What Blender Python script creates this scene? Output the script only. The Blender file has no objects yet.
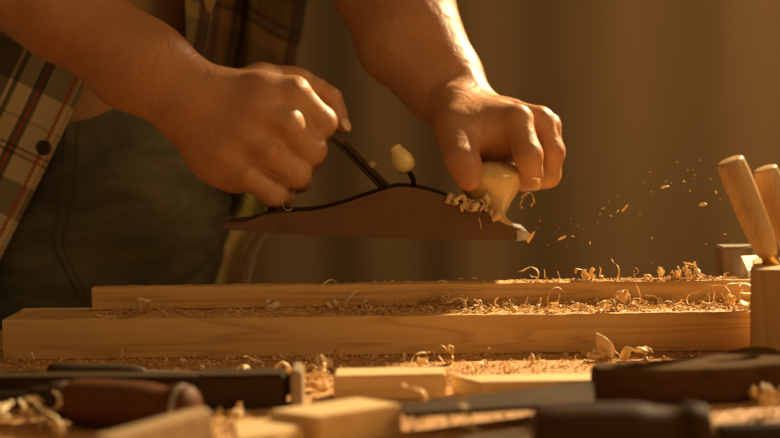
import bpy, bmesh, math, random
import numpy as np
import openvdb
from mathutils import Vector, Matrix, Euler, Quaternion, noise as mnoise

rnd = random.Random(11)
sc = bpy.context.scene
COL = sc.collection
PI = math.pi

# ------------------------------------------------------------------ camera
LENS = 70.0
F = 780 * LENS / 36.0
CAM = Vector((0.0, -1.2, 0.19))
PITCH = math.radians(4.64)
ROLL = math.radians(0.75)
fwd = Vector((0, math.cos(PITCH), -math.sin(PITCH)))
up0 = Vector((0, math.sin(PITCH), math.cos(PITCH)))
rt0 = Vector((1, 0, 0))
rt = rt0 * math.cos(ROLL) - up0 * math.sin(ROLL)
up = up0 * math.cos(ROLL) + rt0 * math.sin(ROLL)


def P(px, py, Y):
    """place a joint: pixel direction and real depth -> world point"""
    d = fwd * F + rt * (px - 390) + up * (219 - py)
    return CAM + d * ((Y - CAM.y) / d.y)


def G(px, py, z=0.0):
    d = fwd * F + rt * (px - 390) + up * (219 - py)
    return CAM + d * ((z - CAM.z) / d.z)


cd = bpy.data.cameras.new('camera')
cam = bpy.data.objects.new('camera', cd)
COL.objects.link(cam)
cd.lens = LENS
cd.sensor_width = 36
cd.clip_start = 0.05
m = Matrix((rt, up, -fwd)).transposed().to_4x4()
m.translation = CAM
cam.matrix_world = m
cd.dof.use_dof = True
cd.dof.focus_distance = 1.13
cd.dof.aperture_fstop = 4.0
sc.camera = cam

# ------------------------------------------------------------------ materials


class NT:
    def __init__(self, name):
        self.m = bpy.data.materials.new(name)
        self.m.use_nodes = True
        self.t = self.m.node_tree
        self.n = self.t.nodes
        self.l = self.t.links
        self.b = self.n['Principled BSDF']

    def node(self, typ, **kw):
        nd = self.n.new(typ)
        for k, v in kw.items():
            setattr(nd, k, v)
        return nd

    def link(self, a, b):
        self.l.new(a, b)

    def setv(self, nd, **kw):
        for k, v in kw.items():
            nd.inputs[k].default_value = v

    def math(self, op, a, b=None, clamp=False):
        nd = self.node('ShaderNodeMath', operation=op)
        nd.use_clamp = clamp
        for i, v in enumerate((a, b)):
            if v is None:
                continue
            if isinstance(v, (int, float)):
                nd.inputs[i].default_value = v
            else:
                self.link(v, nd.inputs[i])
        return nd.outputs[0]

    def mix(self, fac, a, b, blend='MIX'):
        nd = self.node('ShaderNodeMix', data_type='RGBA', blend_type=blend)
        for i, v in ((0, fac), (6, a), (7, b)):
            if isinstance(v, (int, float)):
                nd.inputs[i].default_value = v
            elif isinstance(v, tuple):
                nd.inputs[i].default_value = v if len(v) == 4 else (*v, 1)
            else:
                self.link(v, nd.inputs[i])
        return nd.outputs[2]

    def ramp(self, fac, stops, interp='LINEAR'):
        nd = self.node('ShaderNodeValToRGB')
        cr = nd.color_ramp
        cr.interpolation = interp
        while len(cr.elements) < len(stops):
            cr.elements.new(0.5)
        for e, (p, c) in zip(cr.elements, stops):
            e.position = p
            e.color = c if len(c) == 4 else (*c, 1)
        self.link(fac, nd.inputs[0])
        return nd.outputs[0]

    def noise(self, vec, scale, detail=3, rough=0.5, dist=0.0):
        nd = self.node('ShaderNodeTexNoise')
        self.setv(nd, Scale=scale, Detail=detail, Roughness=rough, Distortion=dist)
        if vec is not None:
            self.link(vec, nd.inputs['Vector'])
        return nd.outputs['Fac']

    def mapping(self, vec, scale=(1, 1, 1), loc=(0, 0, 0), rot=(0, 0, 0)):
        nd = self.node('ShaderNodeMapping')
        nd.inputs['Scale'].default_value = scale
        nd.inputs['Location'].default_value = loc
        nd.inputs['Rotation'].default_value = rot
        self.link(vec, nd.inputs['Vector'])
        return nd.outputs[0]

    def bump(self, h, strength=0.3, dist=0.001):
        nd = self.node('ShaderNodeBump')
        self.setv(nd, Strength=strength, Distance=dist)
        self.link(h, nd.inputs['Height'])
        self.link(nd.outputs[0], self.b.inputs['Normal'])

    def coord(self, which='Object'):
        return self.node('ShaderNodeTexCoord').outputs[which]

    def base(self, v):
        if isinstance(v, tuple):
            self.b.inputs['Base Color'].default_value = (*v, 1)
        else:
            self.link(v, self.b.inputs['Base Color'])


def plain(name, col, rough=0.5, metal=0.0, bump=0.0, bscale=200, var=0.15):
    t = NT(name)
    co = t.coord()
    n = t.noise(co, bscale * 0.2, 4)
    lo = tuple(c * (1 - var) for c in col)
    hi = tuple(min(1, c * (1 + var)) for c in col)
    t.base(t.ramp(n, [(0.3, lo), (0.7, hi)]))
    t.b.inputs['Roughness'].default_value = rough
    t.b.inputs['Metallic'].default_value = metal
    if bump:
        t.bump(t.noise(co, bscale, 3), bump, 0.0006)
    return t.m


def wood(name, light, dark, axis='X', scale=1.0, rough=0.55, loc=(0, 0, 0), knots=True, bump=0.25, rot=(0, 0, 0)):
    """long grained timber: growth ring bands stretched along one axis, fibres and small dark knots"""
    t = NT(name)
    co = t.coord()
    s = {'X': (1.3, 20, 20), 'Y': (20, 1.3, 20), 'Z': (20, 20, 1.3)}[axis]
    v = t.mapping(co, tuple(a * scale for a in s), loc, rot)
    w = t.node('ShaderNodeTexNoise')
    t.setv(w, Scale=1.5, Detail=2.0, Distortion=0.6)
    t.link(v, w.inputs['Vector'])
    rings = t.math('FRACT', t.math('MULTIPLY', w.outputs['Fac'], 11.0))
    c1 = t.ramp(rings, [(0.0, dark), (0.12, light), (0.7, light), (0.95, dark), (1.0, dark)])
    s2 = {'X': (6, 260, 260), 'Y': (260, 6, 260), 'Z': (260, 260, 6)}[axis]
    fib = t.noise(t.mapping(co, tuple(a * scale for a in s2), loc, rot), 1.0, 3, 0.6)
    mid = tuple((a * 0.42 + b * 0.58) for a, b in zip(light, dark))
    c2 = t.mix(0.42, c1, t.ramp(fib, [(0.3, mid), (0.7, light)]))
    blot = t.noise(co, 14 * scale, 2)
    c3 = t.mix(t.math('MULTIPLY', blot, 0.28), c2, tuple(d * 0.9 for d in dark))
    if knots:
        vo = t.node('ShaderNodeTexVoronoi')
        sv = {'X': (7, 22, 22), 'Y': (22, 7, 22), 'Z': (22, 22, 7)}[axis]
        t.link(t.mapping(co, sv, loc), vo.inputs['Vector'])
        vo.inputs['Scale'].default_value = 1.0
        kf = t.ramp(vo.outputs['Distance'], [(0.02, (1, 1, 1)), (0.09, (0, 0, 0))])
        c3 = t.mix(t.math('MULTIPLY', kf, 0.7), c3, tuple(d * 0.35 for d in dark))
    t.base(c3)
    t.b.inputs['Roughness'].default_value = rough
    if bump:
        t.bump(fib, bump, 0.0008)
    return t.m


M = {}
M['pine'] = wood('pine_timber', (0.80, 0.50, 0.20), (0.50, 0.25, 0.075))
M['pine2'] = wood('pine_beam_timber', (0.76, 0.49, 0.20), (0.50, 0.27, 0.09), loc=(3, 1, 2))
M['offcut'] = wood('pale_offcut_wood', (0.80, 0.58, 0.30), (0.62, 0.38, 0.16), scale=1.5, loc=(7, 2, 0), knots=False)
M['shadeoff'] = wood('shaded_offcut_wood', (0.48, 0.32, 0.17), (0.32, 0.19, 0.09), scale=1.5, knots=False)  # pale offcut wood with the body's shade put into its colour
M['bench'] = wood('bench_top_wood', (0.62, 0.34, 0.125), (0.36, 0.17, 0.06), scale=0.7, rough=0.6)
M['benchleg'] = wood('bench_leg_wood', (0.35, 0.2, 0.09), (0.18, 0.09, 0.04), axis='Z')
M['holder'] = wood('holder_wood', (0.62, 0.37, 0.14), (0.46, 0.25, 0.085), axis='Z', loc=(1, 5, 3), knots=False)
M['ash'] = wood('ash_handle_wood', (0.74, 0.47, 0.22), (0.56, 0.32, 0.13), axis='Z', scale=1.3, rough=0.38, knots=False, bump=0.1)
M['knob'] = wood('varnished_beech_knob', (0.88, 0.62, 0.25), (0.74, 0.46, 0.15), axis='Z', scale=1.5, rough=0.22, knots=False, bump=0.03)
M['knob'].node_tree.nodes['Principled BSDF'].inputs['Coat Weight'].default_value = 0.6
M['horn'] = plain('pale_yellow_wood', (0.88, 0.68, 0.28), 0.35)
M['walnut'] = wood('dark_handle_wood', (0.085, 0.036, 0.012), (0.05, 0.021, 0.007), scale=2, rough=0.55, knots=False, bump=0.1)
M['redwood'] = wood('reddish_handle_wood', (0.15, 0.055, 0.018), (0.085, 0.032, 0.011), scale=2, rough=0.6, knots=False, bump=0.1)
M['sawwood'] = wood('saw_handle_wood', (0.11, 0.055, 0.019), (0.065, 0.030, 0.011), scale=2, rough=0.9, knots=False, bump=0.1)
M['iron'] = plain('brown_japanned_iron', (0.145, 0.072, 0.028), 0.5, 0.1, 0.25, 300)
M['darksteel'] = plain('dark_tool_steel', (0.052, 0.029, 0.012), 0.6, 0.2, 0.15, 200)
M['steel'] = plain('worn_steel', (0.62, 0.56, 0.48), 0.35, 0.85, 0.1, 200)
M['dullsteel'] = plain('dull_grey_steel', (0.24, 0.17, 0.10), 0.45, 0.3, 0.1, 200)
M['blade'] = plain('saw_blade_steel', (0.060, 0.036, 0.018), 0.7, 0.1, 0.1, 200)
M['brightsteel'] = plain('bright_steel', (0.80, 0.77, 0.70), 0.4, 0.0)
M['brass'] = plain('brass', (0.85, 0.6, 0.25), 0.2, 1.0)
M['clamppad'] = plain('pale_clamp_pad', (0.36, 0.27, 0.17), 0.5)
M['shoe'] = plain('brown_leather', (0.09, 0.05, 0.03), 0.5, 0, 0.2)
M['hair'] = plain('dark_brown_hair', (0.05, 0.03, 0.02), 0.5, 0, 0.6, 400)
M['button'] = plain('black_button_plastic', (0.025, 0.02, 0.018), 0.3)

for k_ in ('walnut', 'sawwood', 'darksteel', 'redwood', 'blade'):
    M[k_].node_tree.nodes['Principled BSDF'].inputs['Specular IOR Level'].default_value = 0.07 if k_ in ('sawwood', 'blade') else 0.16
M['darksteel'].node_tree.nodes['Principled BSDF'].inputs['Metallic'].default_value = 0.0

# shavings: thin, translucent
t = NT('pine_shaving')
oi = t.node('ShaderNodeObjectInfo')
n = t.noise(t.coord(), 260, 3)
ca = t.ramp(oi.outputs['Random'], [(0, (0.97, 0.80, 0.50)), (0.6, (0.92, 0.72, 0.42)), (1, (0.82, 0.55, 0.26))])
t.base(t.mix(t.math('MULTIPLY', n, 0.4), ca, (0.80, 0.56, 0.28)))
t.b.inputs['Roughness'].default_value = 0.5
tr = t.node('ShaderNodeBsdfTranslucent')
tr.inputs['Color'].default_value = (0.95, 0.72, 0.38, 1)
mx = t.node('ShaderNodeMixShader')
mx.inputs[0].default_value = 0.3
out = t.n['Material Output']
t.link(t.b.outputs[0], mx.inputs[1])
t.link(tr.outputs[0], mx.inputs[2])
t.link(mx.outputs[0], out.inputs[0])
M['shaving'] = t.m
M['sawdust'] = plain('sawdust', (0.70, 0.45, 0.19), 0.8, 0, 0, 300, 0.35)

# skin
t = NT('skin')
co = t.coord()
n1 = t.noise(co, 22, 4, 0.55)
n2 = t.noise(co, 130, 3, 0.6)
c = t.ramp(n1, [(0.30, (0.52, 0.225, 0.090)), (0.5, (0.58, 0.275, 0.115)), (0.72, (0.64, 0.345, 0.160))])
c = t.mix(t.math('MULTIPLY', n2, 0.28), c, (0.40, 0.14, 0.065))
t.base(c)
t.b.inputs['Roughness'].default_value = 0.47
t.b.inputs['Subsurface Weight'].default_value = 0.12
t.b.inputs['Subsurface Radius'].default_value = (1.0, 0.35, 0.15)
t.b.inputs['Subsurface Scale'].default_value = 0.006
vein = t.noise(t.mapping(co, (60, 60, 60)), 1.0, 2, 0.5, 1.2)
pores = t.noise(co, 900, 2)
t.bump(t.math('ADD', t.math('MULTIPLY', vein, 1.0), t.math('MULTIPLY', pores, 0.18)), 0.6, 0.0022)
M['skin'] = t.m
M['nail'] = plain('fingernail', (0.80, 0.50, 0.34), 0.25, 0, 0, 200, 0.05)
M['eye'] = plain('eye', (0.75, 0.72, 0.68), 0.1, 0, 0, 100, 0.02)
M['lips'] = plain('lips', (0.5, 0.2, 0.15), 0.45)

# denim
t = NT('blue_denim')
co = t.coord()
tw = t.node('ShaderNodeTexWave', wave_type='BANDS', bands_direction='DIAGONAL')
t.setv(tw, Scale=330.0, Distortion=0.6, Detail=1.0)
t.link(co, tw.inputs['Vector'])
big = t.noise(t.mapping(co, (7, 7, 16), (0, 0, 0), (0, 0.5, 0)), 1.6, 5, 0.6, 0.5)
c = t.ramp(big, [(0.36, (0.060, 0.066, 0.050)), (0.50, (0.110, 0.118, 0.084)), (0.64, (0.20, 0.20, 0.135))])
c = t.mix(t.math('MULTIPLY', tw.outputs['Fac'], 0.25), c, (0.18, 0.18, 0.13))
t.base(c)
t.b.inputs['Roughness'].default_value = 0.9
t.bump(t.math('ADD', tw.outputs['Fac'], t.math('MULTIPLY', t.noise(co, 60, 4), 3.0)), 0.4, 0.0012)
M['denim'] = t.m
M['thread'] = plain('seam_thread', (0.085, 0.070, 0.045), 0.8)

t = NT('tan_undershirt_cotton')
co = t.coord()
t.base(t.ramp(t.noise(co, 20, 4), [(0.3, (0.36, 0.215, 0.10)), (0.7, (0.45, 0.27, 0.13))]))
t.b.inputs['Roughness'].default_value = 0.9
t.bump(t.noise(co, 35, 3), 0.5, 0.004)
M['tee'] = t.m


def plaid(name, ustops, vstops, per_u, per_v, zig=None):
    """woven check: warp stripes (along v, varying with u) laid over weft stripes; u, v in metres from the UV map"""
    t = NT(name)
    uv = t.coord('UV')
    sp = t.node('ShaderNodeSeparateXYZ')
    t.link(uv, sp.inputs[0])
    wob = t.noise(uv, 30, 2)
    u = t.math('ADD', sp.outputs[0], t.math('MULTIPLY', wob, 0.0012))
    v = t.math('ADD', sp.outputs[1], t.math('MULTIPLY', wob, 0.0012))
    fu = t.math('FRACT', t.math('DIVIDE', u, per_u))
    fv = t.math('FRACT', t.math('DIVIDE', v, per_v))
    cu = t.ramp(fu, ustops, 'CONSTANT')
    cv = t.ramp(fv, vstops, 'CONSTANT')
    c = t.mix(1.0, cu, cv, 'MULTIPLY')
    if zig:
        a, w, amp, per = zig
        zz = t.math('PINGPONG', sp.outputs[1], per / 2)
        d = t.math('ABSOLUTE', t.math('SUBTRACT', t.math('SUBTRACT', sp.outputs[0], a), t.math('MULTIPLY', zz, amp)))
        f = t.math('LESS_THAN', d, w)
        c = t.mix(f, c, (0.50, 0.11, 0.03))
        d2 = t.math('LESS_THAN', t.math('ABSOLUTE', t.math('SUBTRACT', sp.outputs[0], a - 0.0035)), 0.0006)
        c = t.mix(t.math('MULTIPLY', d2, 0.8), c, (0.75, 0.6, 0.4))
    tex = t.node('ShaderNodeTexWave', wave_type='BANDS')
    t.setv(tex, Scale=900.0)
    t.link(uv, tex.inputs['Vector'])
    t.base(t.mix(t.math('MULTIPLY', tex.outputs['Fac'], 0.12), c, (0.2, 0.15, 0.1)))
    t.b.inputs['Roughness'].default_value = 0.9
    t.bump(t.math('ADD', t.noise(uv, 60, 3), t.math('MULTIPLY', tex.outputs['Fac'], 0.2)), 0.4, 0.002)
    return t.m


W_ = (0.72, 0.64, 0.40)
M['plaid'] = plaid('plaid_cotton',
    [(0.0, (0.55, 0.45, 0.28)), (0.05, W_), (0.285, (0.15, 0.14, 0.11)), (0.315, (0.46, 0.09, 0.035)), (0.335, (0.15, 0.14, 0.11)), (0.375, (0.85, 0.75, 0.5)), (0.385, W_),
     (0.50, (0.16, 0.17, 0.13)), (0.54, W_), (0.56, (0.85, 0.78, 0.55)), (0.57, (0.20, 0.18, 0.13)), (0.80, W_)],
    [(0.0, (1, 1, 1)), (0.08, (0.36, 0.28, 0.26)), (0.10, (1, 0.95, 0.9)), (0.13, (0.36, 0.28, 0.26)), (0.15, (1, 1, 1)), (0.34, (0.42, 0.43, 0.38)),
     (0.62, (1, 1, 1)), (0.86, (0.7, 0.62, 0.55)), (0.88, (1, 1, 1))],
    0.105, 0.105, zig=(0.0085, 0.0014, 0.8, 0.004))
M['plaid2'] = plaid('plaid_cotton_front',
    [(0.0, (0.60, 0.48, 0.30)), (0.03, (0.12, 0.10, 0.08)), (0.06, (0.42, 0.32, 0.20)), (0.08, (0.16, 0.12, 0.09)), (0.105, (0.40, 0.13, 0.07)), (0.12, (0.14, 0.10, 0.08)),
     (0.14, (0.46, 0.36, 0.22)), (0.16, (0.80, 0.74, 0.42)), (0.50, (0.60, 0.54, 0.32)), (0.52, (0.80, 0.74, 0.42)), (0.62, (0.22, 0.18, 0.12)), (0.68, (0.50, 0.40, 0.22)), (0.72, (0.22, 0.18, 0.12)), (0.78, (0.56, 0.36, 0.16)), (0.9, (0.3, 0.22, 0.13))],
    [(0.0, (0.20, 0.17, 0.13)), (0.03, (0.28, 0.22, 0.16)), (0.10, (0.15, 0.12, 0.1)), (0.115, (0.28, 0.22, 0.16)), (0.135, (0.15, 0.12, 0.1)), (0.15, (0.42, 0.32, 0.20)), (0.20, (0.26, 0.21, 0.15)),  # dark weft stops paint shade into the upper part of this front
     (0.58, (0.62, 0.68, 0.38)), (0.755, (1.0, 0.95, 0.9))],
    0.105, 0.300)
M['plaidback'] = M['plaid2']

t = NT('brown_curtain_cloth')
co = t.coord()
t.base(t.ramp(t.noise(t.mapping(co, (3, 3, 0.3)), 2, 3), [(0.3, (0.066, 0.038, 0.0125)), (0.7, (0.086, 0.050, 0.017))]))
t.b.inputs['Roughness'].default_value = 0.95
t.bump(t.noise(co, 200, 2), 0.2, 0.001)
M['curtain'] = t.m
M['wall'] = plain('brown_plaster_wall', (0.35, 0.25, 0.15), 0.9, 0, 0.3, 60)
M['floor'] = wood('workshop_floorboards', (0.25, 0.16, 0.09), (0.13, 0.08, 0.04), scale=0.3)

# ------------------------------------------------------------------ object helpers


def tag(o, label=None, cat=None, group=None, kind=None):
    if label:
        o['label'] = label
    if cat:
        o['category'] = cat
    if group:
        o['group'] = group
    if kind:
        o['kind'] = kind
    return o


def empty(name, loc=(0, 0, 0)):
    o = bpy.data.objects.new(name, None)
    o.location = loc
    o.empty_display_size = 0.02
    COL.objects.link(o)
    return o


def setparent(o, parent):
    if parent is not None:
        o.parent = parent
        mp = Matrix.Translation(parent.location) @ parent.rotation_euler.to_matrix().to_4x4()
        if parent.parent is not None:
            mp = Matrix.Identity(4)      # a part's own mesh is in world coordinates
        o.matrix_parent_inverse = mp.inverted()


def mkobj(name, verts, faces, mat, parent=None, smooth=True, uv=None, origin=None):
    """world-space mesh; parts keep world coordinates by their inverse parent matrix"""
    me = bpy.data.meshes.new(name)
    vs = [tuple(v) for v in verts]
    if origin is not None:
        vs = [(a - origin[0], b - origin[1], c - origin[2]) for a, b, c in vs]
    me.from_pydata(vs, [], [tuple(f) for f in faces])
    me.update()
    mats = mat if isinstance(mat, list) else [mat]
    for mm in mats:
        me.materials.append(mm)
    if smooth:
        me.polygons.foreach_set('use_smooth', [True] * len(me.polygons))
    if uv is not None:
        lay = me.uv_layers.new(name='UVMap')
        idx = np.empty(len(me.loops), np.int32)
        me.loops.foreach_get('vertex_index', idx)
        lay.data.foreach_set('uv', np.asarray(uv, np.float32)[idx].ravel())
    o = bpy.data.objects.new(name, me)
    if origin is not None:
        o.location = origin
    COL.objects.link(o)
    setparent(o, parent)
    return o


def bmobj(name, bm, mat, parent=None, smooth=False, origin=None, autosm=True):
    bmesh.ops.recalc_face_normals(bm, faces=bm.faces)
    me = bpy.data.meshes.new(name)
    if origin is not None:
        bmesh.ops.translate(bm, verts=bm.verts, vec=-Vector(origin))
    bm.to_mesh(me)
    bm.free()
    me.materials.append(mat)
    if smooth:
        for p in me.polygons:
            p.use_smooth = True
        if autosm:
            me.set_sharp_from_angle(angle=math.radians(40))
    o = bpy.data.objects.new(name, me)
    if origin is not None:
        o.location = origin
    COL.objects.link(o)
    setparent(o, parent)
    return o


def prism(top_pts, z0, z1, bev=0.001, seg=2):
    """block with the given plan outline, bevelled arrises"""
    bm = bmesh.new()
    lo = [bm.verts.new((p[0], p[1], z0)) for p in top_pts]
    hi = [bm.verts.new((p[0], p[1], z1)) for p in top_pts]
    n = len(lo)
    bm.faces.new(lo[::-1])
    bm.faces.new(hi)
    for i in range(n):
        bm.faces.new((lo[i], lo[(i + 1) % n], hi[(i + 1) % n], hi[i]))
    if bev:
        bmesh.ops.bevel(bm, geom=list(bm.edges), offset=bev, segments=seg, affect='EDGES', clamp_overlap=True)
    return bm


def box_bm(x0, x1, y0, y1, z0, z1, bev=0.001, seg=2):
    return prism([(x0, y0), (x1, y0), (x1, y1), (x0, y1)], z0, z1, bev, seg)


def lathe_bm(profile, a, b, seg=32, bm=None, squash=1.0):
    """profile: list of (t 0..1 along a->b, radius)"""
    bm = bm or bmesh.new()
    a, b = Vector(a), Vector(b)
    ax = (b - a)
    L = ax.length
    q = Vector((0, 0, 1)).rotation_difference(ax.normalized())
    rings = []
    for tt, r in profile:
        ring = []
        for i in range(seg):
            an = 2 * PI * i / seg
            p = Vector((math.cos(an) * r, math.sin(an) * r * squash, tt * L))
            ring.append(bm.verts.new(a + q @ p))
        rings.append(ring)
    for r0, r1 in zip(rings, rings[1:]):
        for i in range(seg):
            bm.faces.new((r0[i], r0[(i + 1) % seg], r1[(i + 1) % seg], r1[i]))
    bm.faces.new(rings[0][::-1])
    bm.faces.new(rings[-1])
    return bm


def smooth_profile(pts, n=40):
    """catmull-rom through (t, r) points"""
    res = []
    k = len(pts)
    for i in range(k - 1):
        p0 = pts[max(i - 1, 0)]
        p1, p2 = pts[i], pts[i + 1]
        p3 = pts[min(i + 2, k - 1)]
        m_ = max(2, n // (k - 1))
        for j in range(m_):
            t_ = j / m_
            f = lambda a, b, c, d: 0.5 * ((2 * b) + (-a + c) * t_ + (2 * a - 5 * b + 4 * c - d) * t_ * t_ + (-a + 3 * b - 3 * c + d) * t_ ** 3)
            res.append(tuple(f(p0[q], p1[q], p2[q], p3[q]) for q in range(len(p1))))
    res.append(tuple(pts[-1]))
    return res


def curve_solid(name, loops, thick, bev, mat, parent=None, matrix=None, resolution=3, offset=0.0):
    """closed 2D outlines (first outer, others holes) given real thickness with rounded edges -> mesh object"""
    cu = bpy.data.curves.new(name, 'CURVE')
    cu.dimensions = '2D'
    cu.fill_mode = 'BOTH'
    cu.extrude = max(thick / 2 - bev, 1e-5)
    cu.bevel_depth = bev
    cu.bevel_resolution = resolution
    cu.offset = offset
    for lp in loops:
        s = cu.splines.new('POLY')
        s.points.add(len(lp) - 1)
        for pt, (x, y) in zip(s.points, lp):
            pt.co = (x, y, 0, 1)
        s.use_cyclic_u = True
    tmp = bpy.data.objects.new('tmp', cu)
    COL.objects.link(tmp)
    dg = bpy.context.evaluated_depsgraph_get()
    me = bpy.data.meshes.new_from_object(tmp.evaluated_get(dg))
    bpy.data.objects.remove(tmp)
    bpy.data.curves.remove(cu)
    bm = bmesh.new()
    bm.from_mesh(me)
    bpy.data.meshes.remove(me)
    bmesh.ops.remove_doubles(bm, verts=bm.verts, dist=1e-5)
    if matrix is not None:
        bmesh.ops.transform(bm, matrix=matrix, verts=bm.verts)
    return bmobj(name, bm, mat, parent, smooth=True)


# ------------------------------------------------------------------ smooth solid modelling (distance field -> mesh)


class Field:
    def __init__(self, lo, hi, h):
        self.h = h
        self.lo = np.array(lo, np.float64)
        self.n = np.ceil((np.array(hi) - self.lo) / h).astype(int) + 1
        self.a = np.full(self.n, 0.05, np.float32)

    def _block(self, lo, hi):
        i0 = np.clip(np.floor((lo - self.lo) / self.h).astype(int), 0, self.n)
        i1 = np.clip(np.ceil((hi - self.lo) / self.h).astype(int) + 1, 0, self.n)
        if np.any(i1 <= i0):
            return None
        ax = [self.lo[k] + self.h * np.arange(i0[k], i1[k]) for k in range(3)]
        X, Y, Z = np.meshgrid(*ax, indexing='ij')
        return tuple(slice(i0[k], i1[k]) for k in range(3)), X, Y, Z

    def _comb(self, sl, d, k, sub=False):
        a = self.a[sl]
        if sub:
            hh = np.clip(0.5 - 0.5 * (a + d) / k, 0, 1)
            self.a[sl] = (a * (1 - hh) + (-d) * hh + k * hh * (1 - hh)).astype(np.float32)
        else:
            hh = np.clip(0.5 + 0.5 * (a - d) / k, 0, 1)
            self.a[sl] = (a * (1 - hh) + d * hh - k * hh * (1 - hh)).astype(np.float32)

    def cone(self, a, b, ra, rb, k=0.004, sub=False):
        a, b = np.array(a, float), np.array(b, float)
        R = max(ra, rb) + k * 1.3 + 3 * self.h
        r = self._block(np.minimum(a, b) - R, np.maximum(a, b) + R)
        if r is None:
            return
        sl, X, Y, Z = r
        ab = b - a
        L2 = max(ab @ ab, 1e-12)
        t_ = np.clip(((X - a[0]) * ab[0] + (Y - a[1]) * ab[1] + (Z - a[2]) * ab[2]) / L2, 0, 1)
        d = np.sqrt((X - a[0] - t_ * ab[0]) ** 2 + (Y - a[1] - t_ * ab[1]) ** 2 + (Z - a[2] - t_ * ab[2]) ** 2) - (ra + (rb - ra) * t_)
        self._comb(sl, d, k, sub)

    def chain(self, pts, rs, k=0.004, ki=0.004):
        """a limb: its own segments merge with ki, the whole joins the rest with k"""
        pts = [np.array(p, float) for p in pts]
        R = max(rs) + max(k, ki) * 1.3 + 3 * self.h
        r = self._block(np.min(pts, 0) - R, np.max(pts, 0) + R)
        if r is None:
            return
        sl, X, Y, Z = r
        acc = None
        for i in range(len(pts) - 1):
            a, b = pts[i], pts[i + 1]
            ab = b - a
            t_ = np.clip(((X - a[0]) * ab[0] + (Y - a[1]) * ab[1] + (Z - a[2]) * ab[2]) / max(ab @ ab, 1e-12), 0, 1)
            d = np.sqrt((X - a[0] - t_ * ab[0]) ** 2 + (Y - a[1] - t_ * ab[1]) ** 2 + (Z - a[2] - t_ * ab[2]) ** 2) - (rs[i] + (rs[i + 1] - rs[i]) * t_)
            if acc is None:
                acc = d
            else:
                hh = np.clip(0.5 + 0.5 * (acc - d) / ki, 0, 1)
                acc = acc * (1 - hh) + d * hh - ki * hh * (1 - hh)
        self._comb(sl, acc, k)

    def ell(self, c, r, k=0.004, rot=None, sub=False):
        c, r = np.array(c, float), np.array(r, float)
        R = r.max() + k * 1.3 + 3 * self.h
        b = self._block(c - R, c + R)
        if b is None:
            return
        sl, X, Y, Z = b
        X, Y, Z = X - c[0], Y - c[1], Z - c[2]
        if rot is not None:
            Rm = np.array(rot.to_matrix()).T
            X, Y, Z = (Rm[0, 0] * X + Rm[0, 1] * Y + Rm[0, 2] * Z, Rm[1, 0] * X + Rm[1, 1] * Y + Rm[1, 2] * Z, Rm[2, 0] * X + Rm[2, 1] * Y + Rm[2, 2] * Z)
        k0 = np.sqrt((X / r[0]) ** 2 + (Y / r[1]) ** 2 + (Z / r[2]) ** 2)
        k1 = np.sqrt((X / r[0] ** 2) ** 2 + (Y / r[1] ** 2) ** 2 + (Z / r[2] ** 2) ** 2) + 1e-9
        self._comb(sl, k0 * (k0 - 1) / k1, k, sub)

    def smooth(self, it=1):
        a = self.a
        for _ in range(it):
            for axn in range(3):
                b = a.copy()
                s0 = [slice(None)] * 3
                s1 = [slice(None)] * 3
                sm = [slice(None)] * 3
                s0[axn], s1[axn], sm[axn] = slice(0, -2), slice(2, None), slice(1, -1)
                b[tuple(sm)] = 0.25 * a[tuple(s0)] + 0.5 * a[tuple(sm)] + 0.25 * a[tuple(s1)]
                a = b
        self.a = a

    def mesh(self):
        g = openvdb.FloatGrid(0.05)
        g.copyFromArray(np.ascontiguousarray(self.a))
        p, q = g.convertToQuads()
        q = np.asarray(q)[:, ::-1]
        p = np.asarray(p, np.float64) * self.h + self.lo
        # outward orientation check
        v = p[q]
        nn = np.cross(v[:, 1] - v[:, 0], v[:, 2] - v[:, 0])
        vol = np.einsum('ij,ij->', nn, v[:, 0] - p.mean(0))
        if vol < 0:
            q = q[:, ::-1]
        return p, q


def merge(parts):
    vs, fs, mi, off = [], [], [], 0
    for p, q, k in parts:
        vs.append(np.asarray(p))
        fs += [tuple(int(i) + off for i in f) for f in q]
        mi += [k] * len(q)
        off += len(p)
    return np.concatenate(vs), fs, mi


# ------------------------------------------------------------------ the setting
FLOOR = -0.88
bm = box_bm(-4, 4, -3, 2.5, FLOOR - 0.05, FLOOR, 0)
tag(bmobj('floor', bm, M['floor']), kind='structure')
bm = box_bm(-4, 4, 2.3, 2.45, FLOOR, 2.2, 0)
tag(bmobj('wall_back', bm, M['wall']), kind='structure')

# curtain with deep vertical folds
cv, cf = [], []
NX, NZ = 420, 30
for j in range(NZ + 1):
    z = FLOOR + 0.02 + (2.0 - FLOOR) * j / NZ
    for i in range(NX + 1):
        x = -2.4 + 4.8 * i / NX
        amp = 0.012 * (0.6 + 0.6 * mnoise.noise(Vector((x * 1.3, 0, 5))))
        y = 1.95 + amp * math.sin(x * 26 + 2.2 * mnoise.noise(Vector((x * 2.1, z * 0.4, 0)))) + 0.05 * mnoise.noise(Vector((x * 1.1, z * 0.3, 9)))
        cv.append((x, y, z))
for j in range(NZ):
    for i in range(NX):
        a = j * (NX + 1) + i
        cf.append((a, a + 1, a + NX + 2, a + NX + 1))
cur = mkobj('curtain', cv, cf, M['curtain'])
so = cur.modifiers.new('thickness', 'SOLIDIFY')
so.thickness = 0.003
tag(cur, 'brown folded curtain hanging blurred across the whole background', 'curtain')

# ------------------------------------------------------------------ workbench
wb = tag(empty('workbench', (0, -0.3, FLOOR)), 'wooden workbench under the boards, tools and scattered shavings', 'workbench')
bench_y0, bench_y1 = -0.62, 0.055
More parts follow.
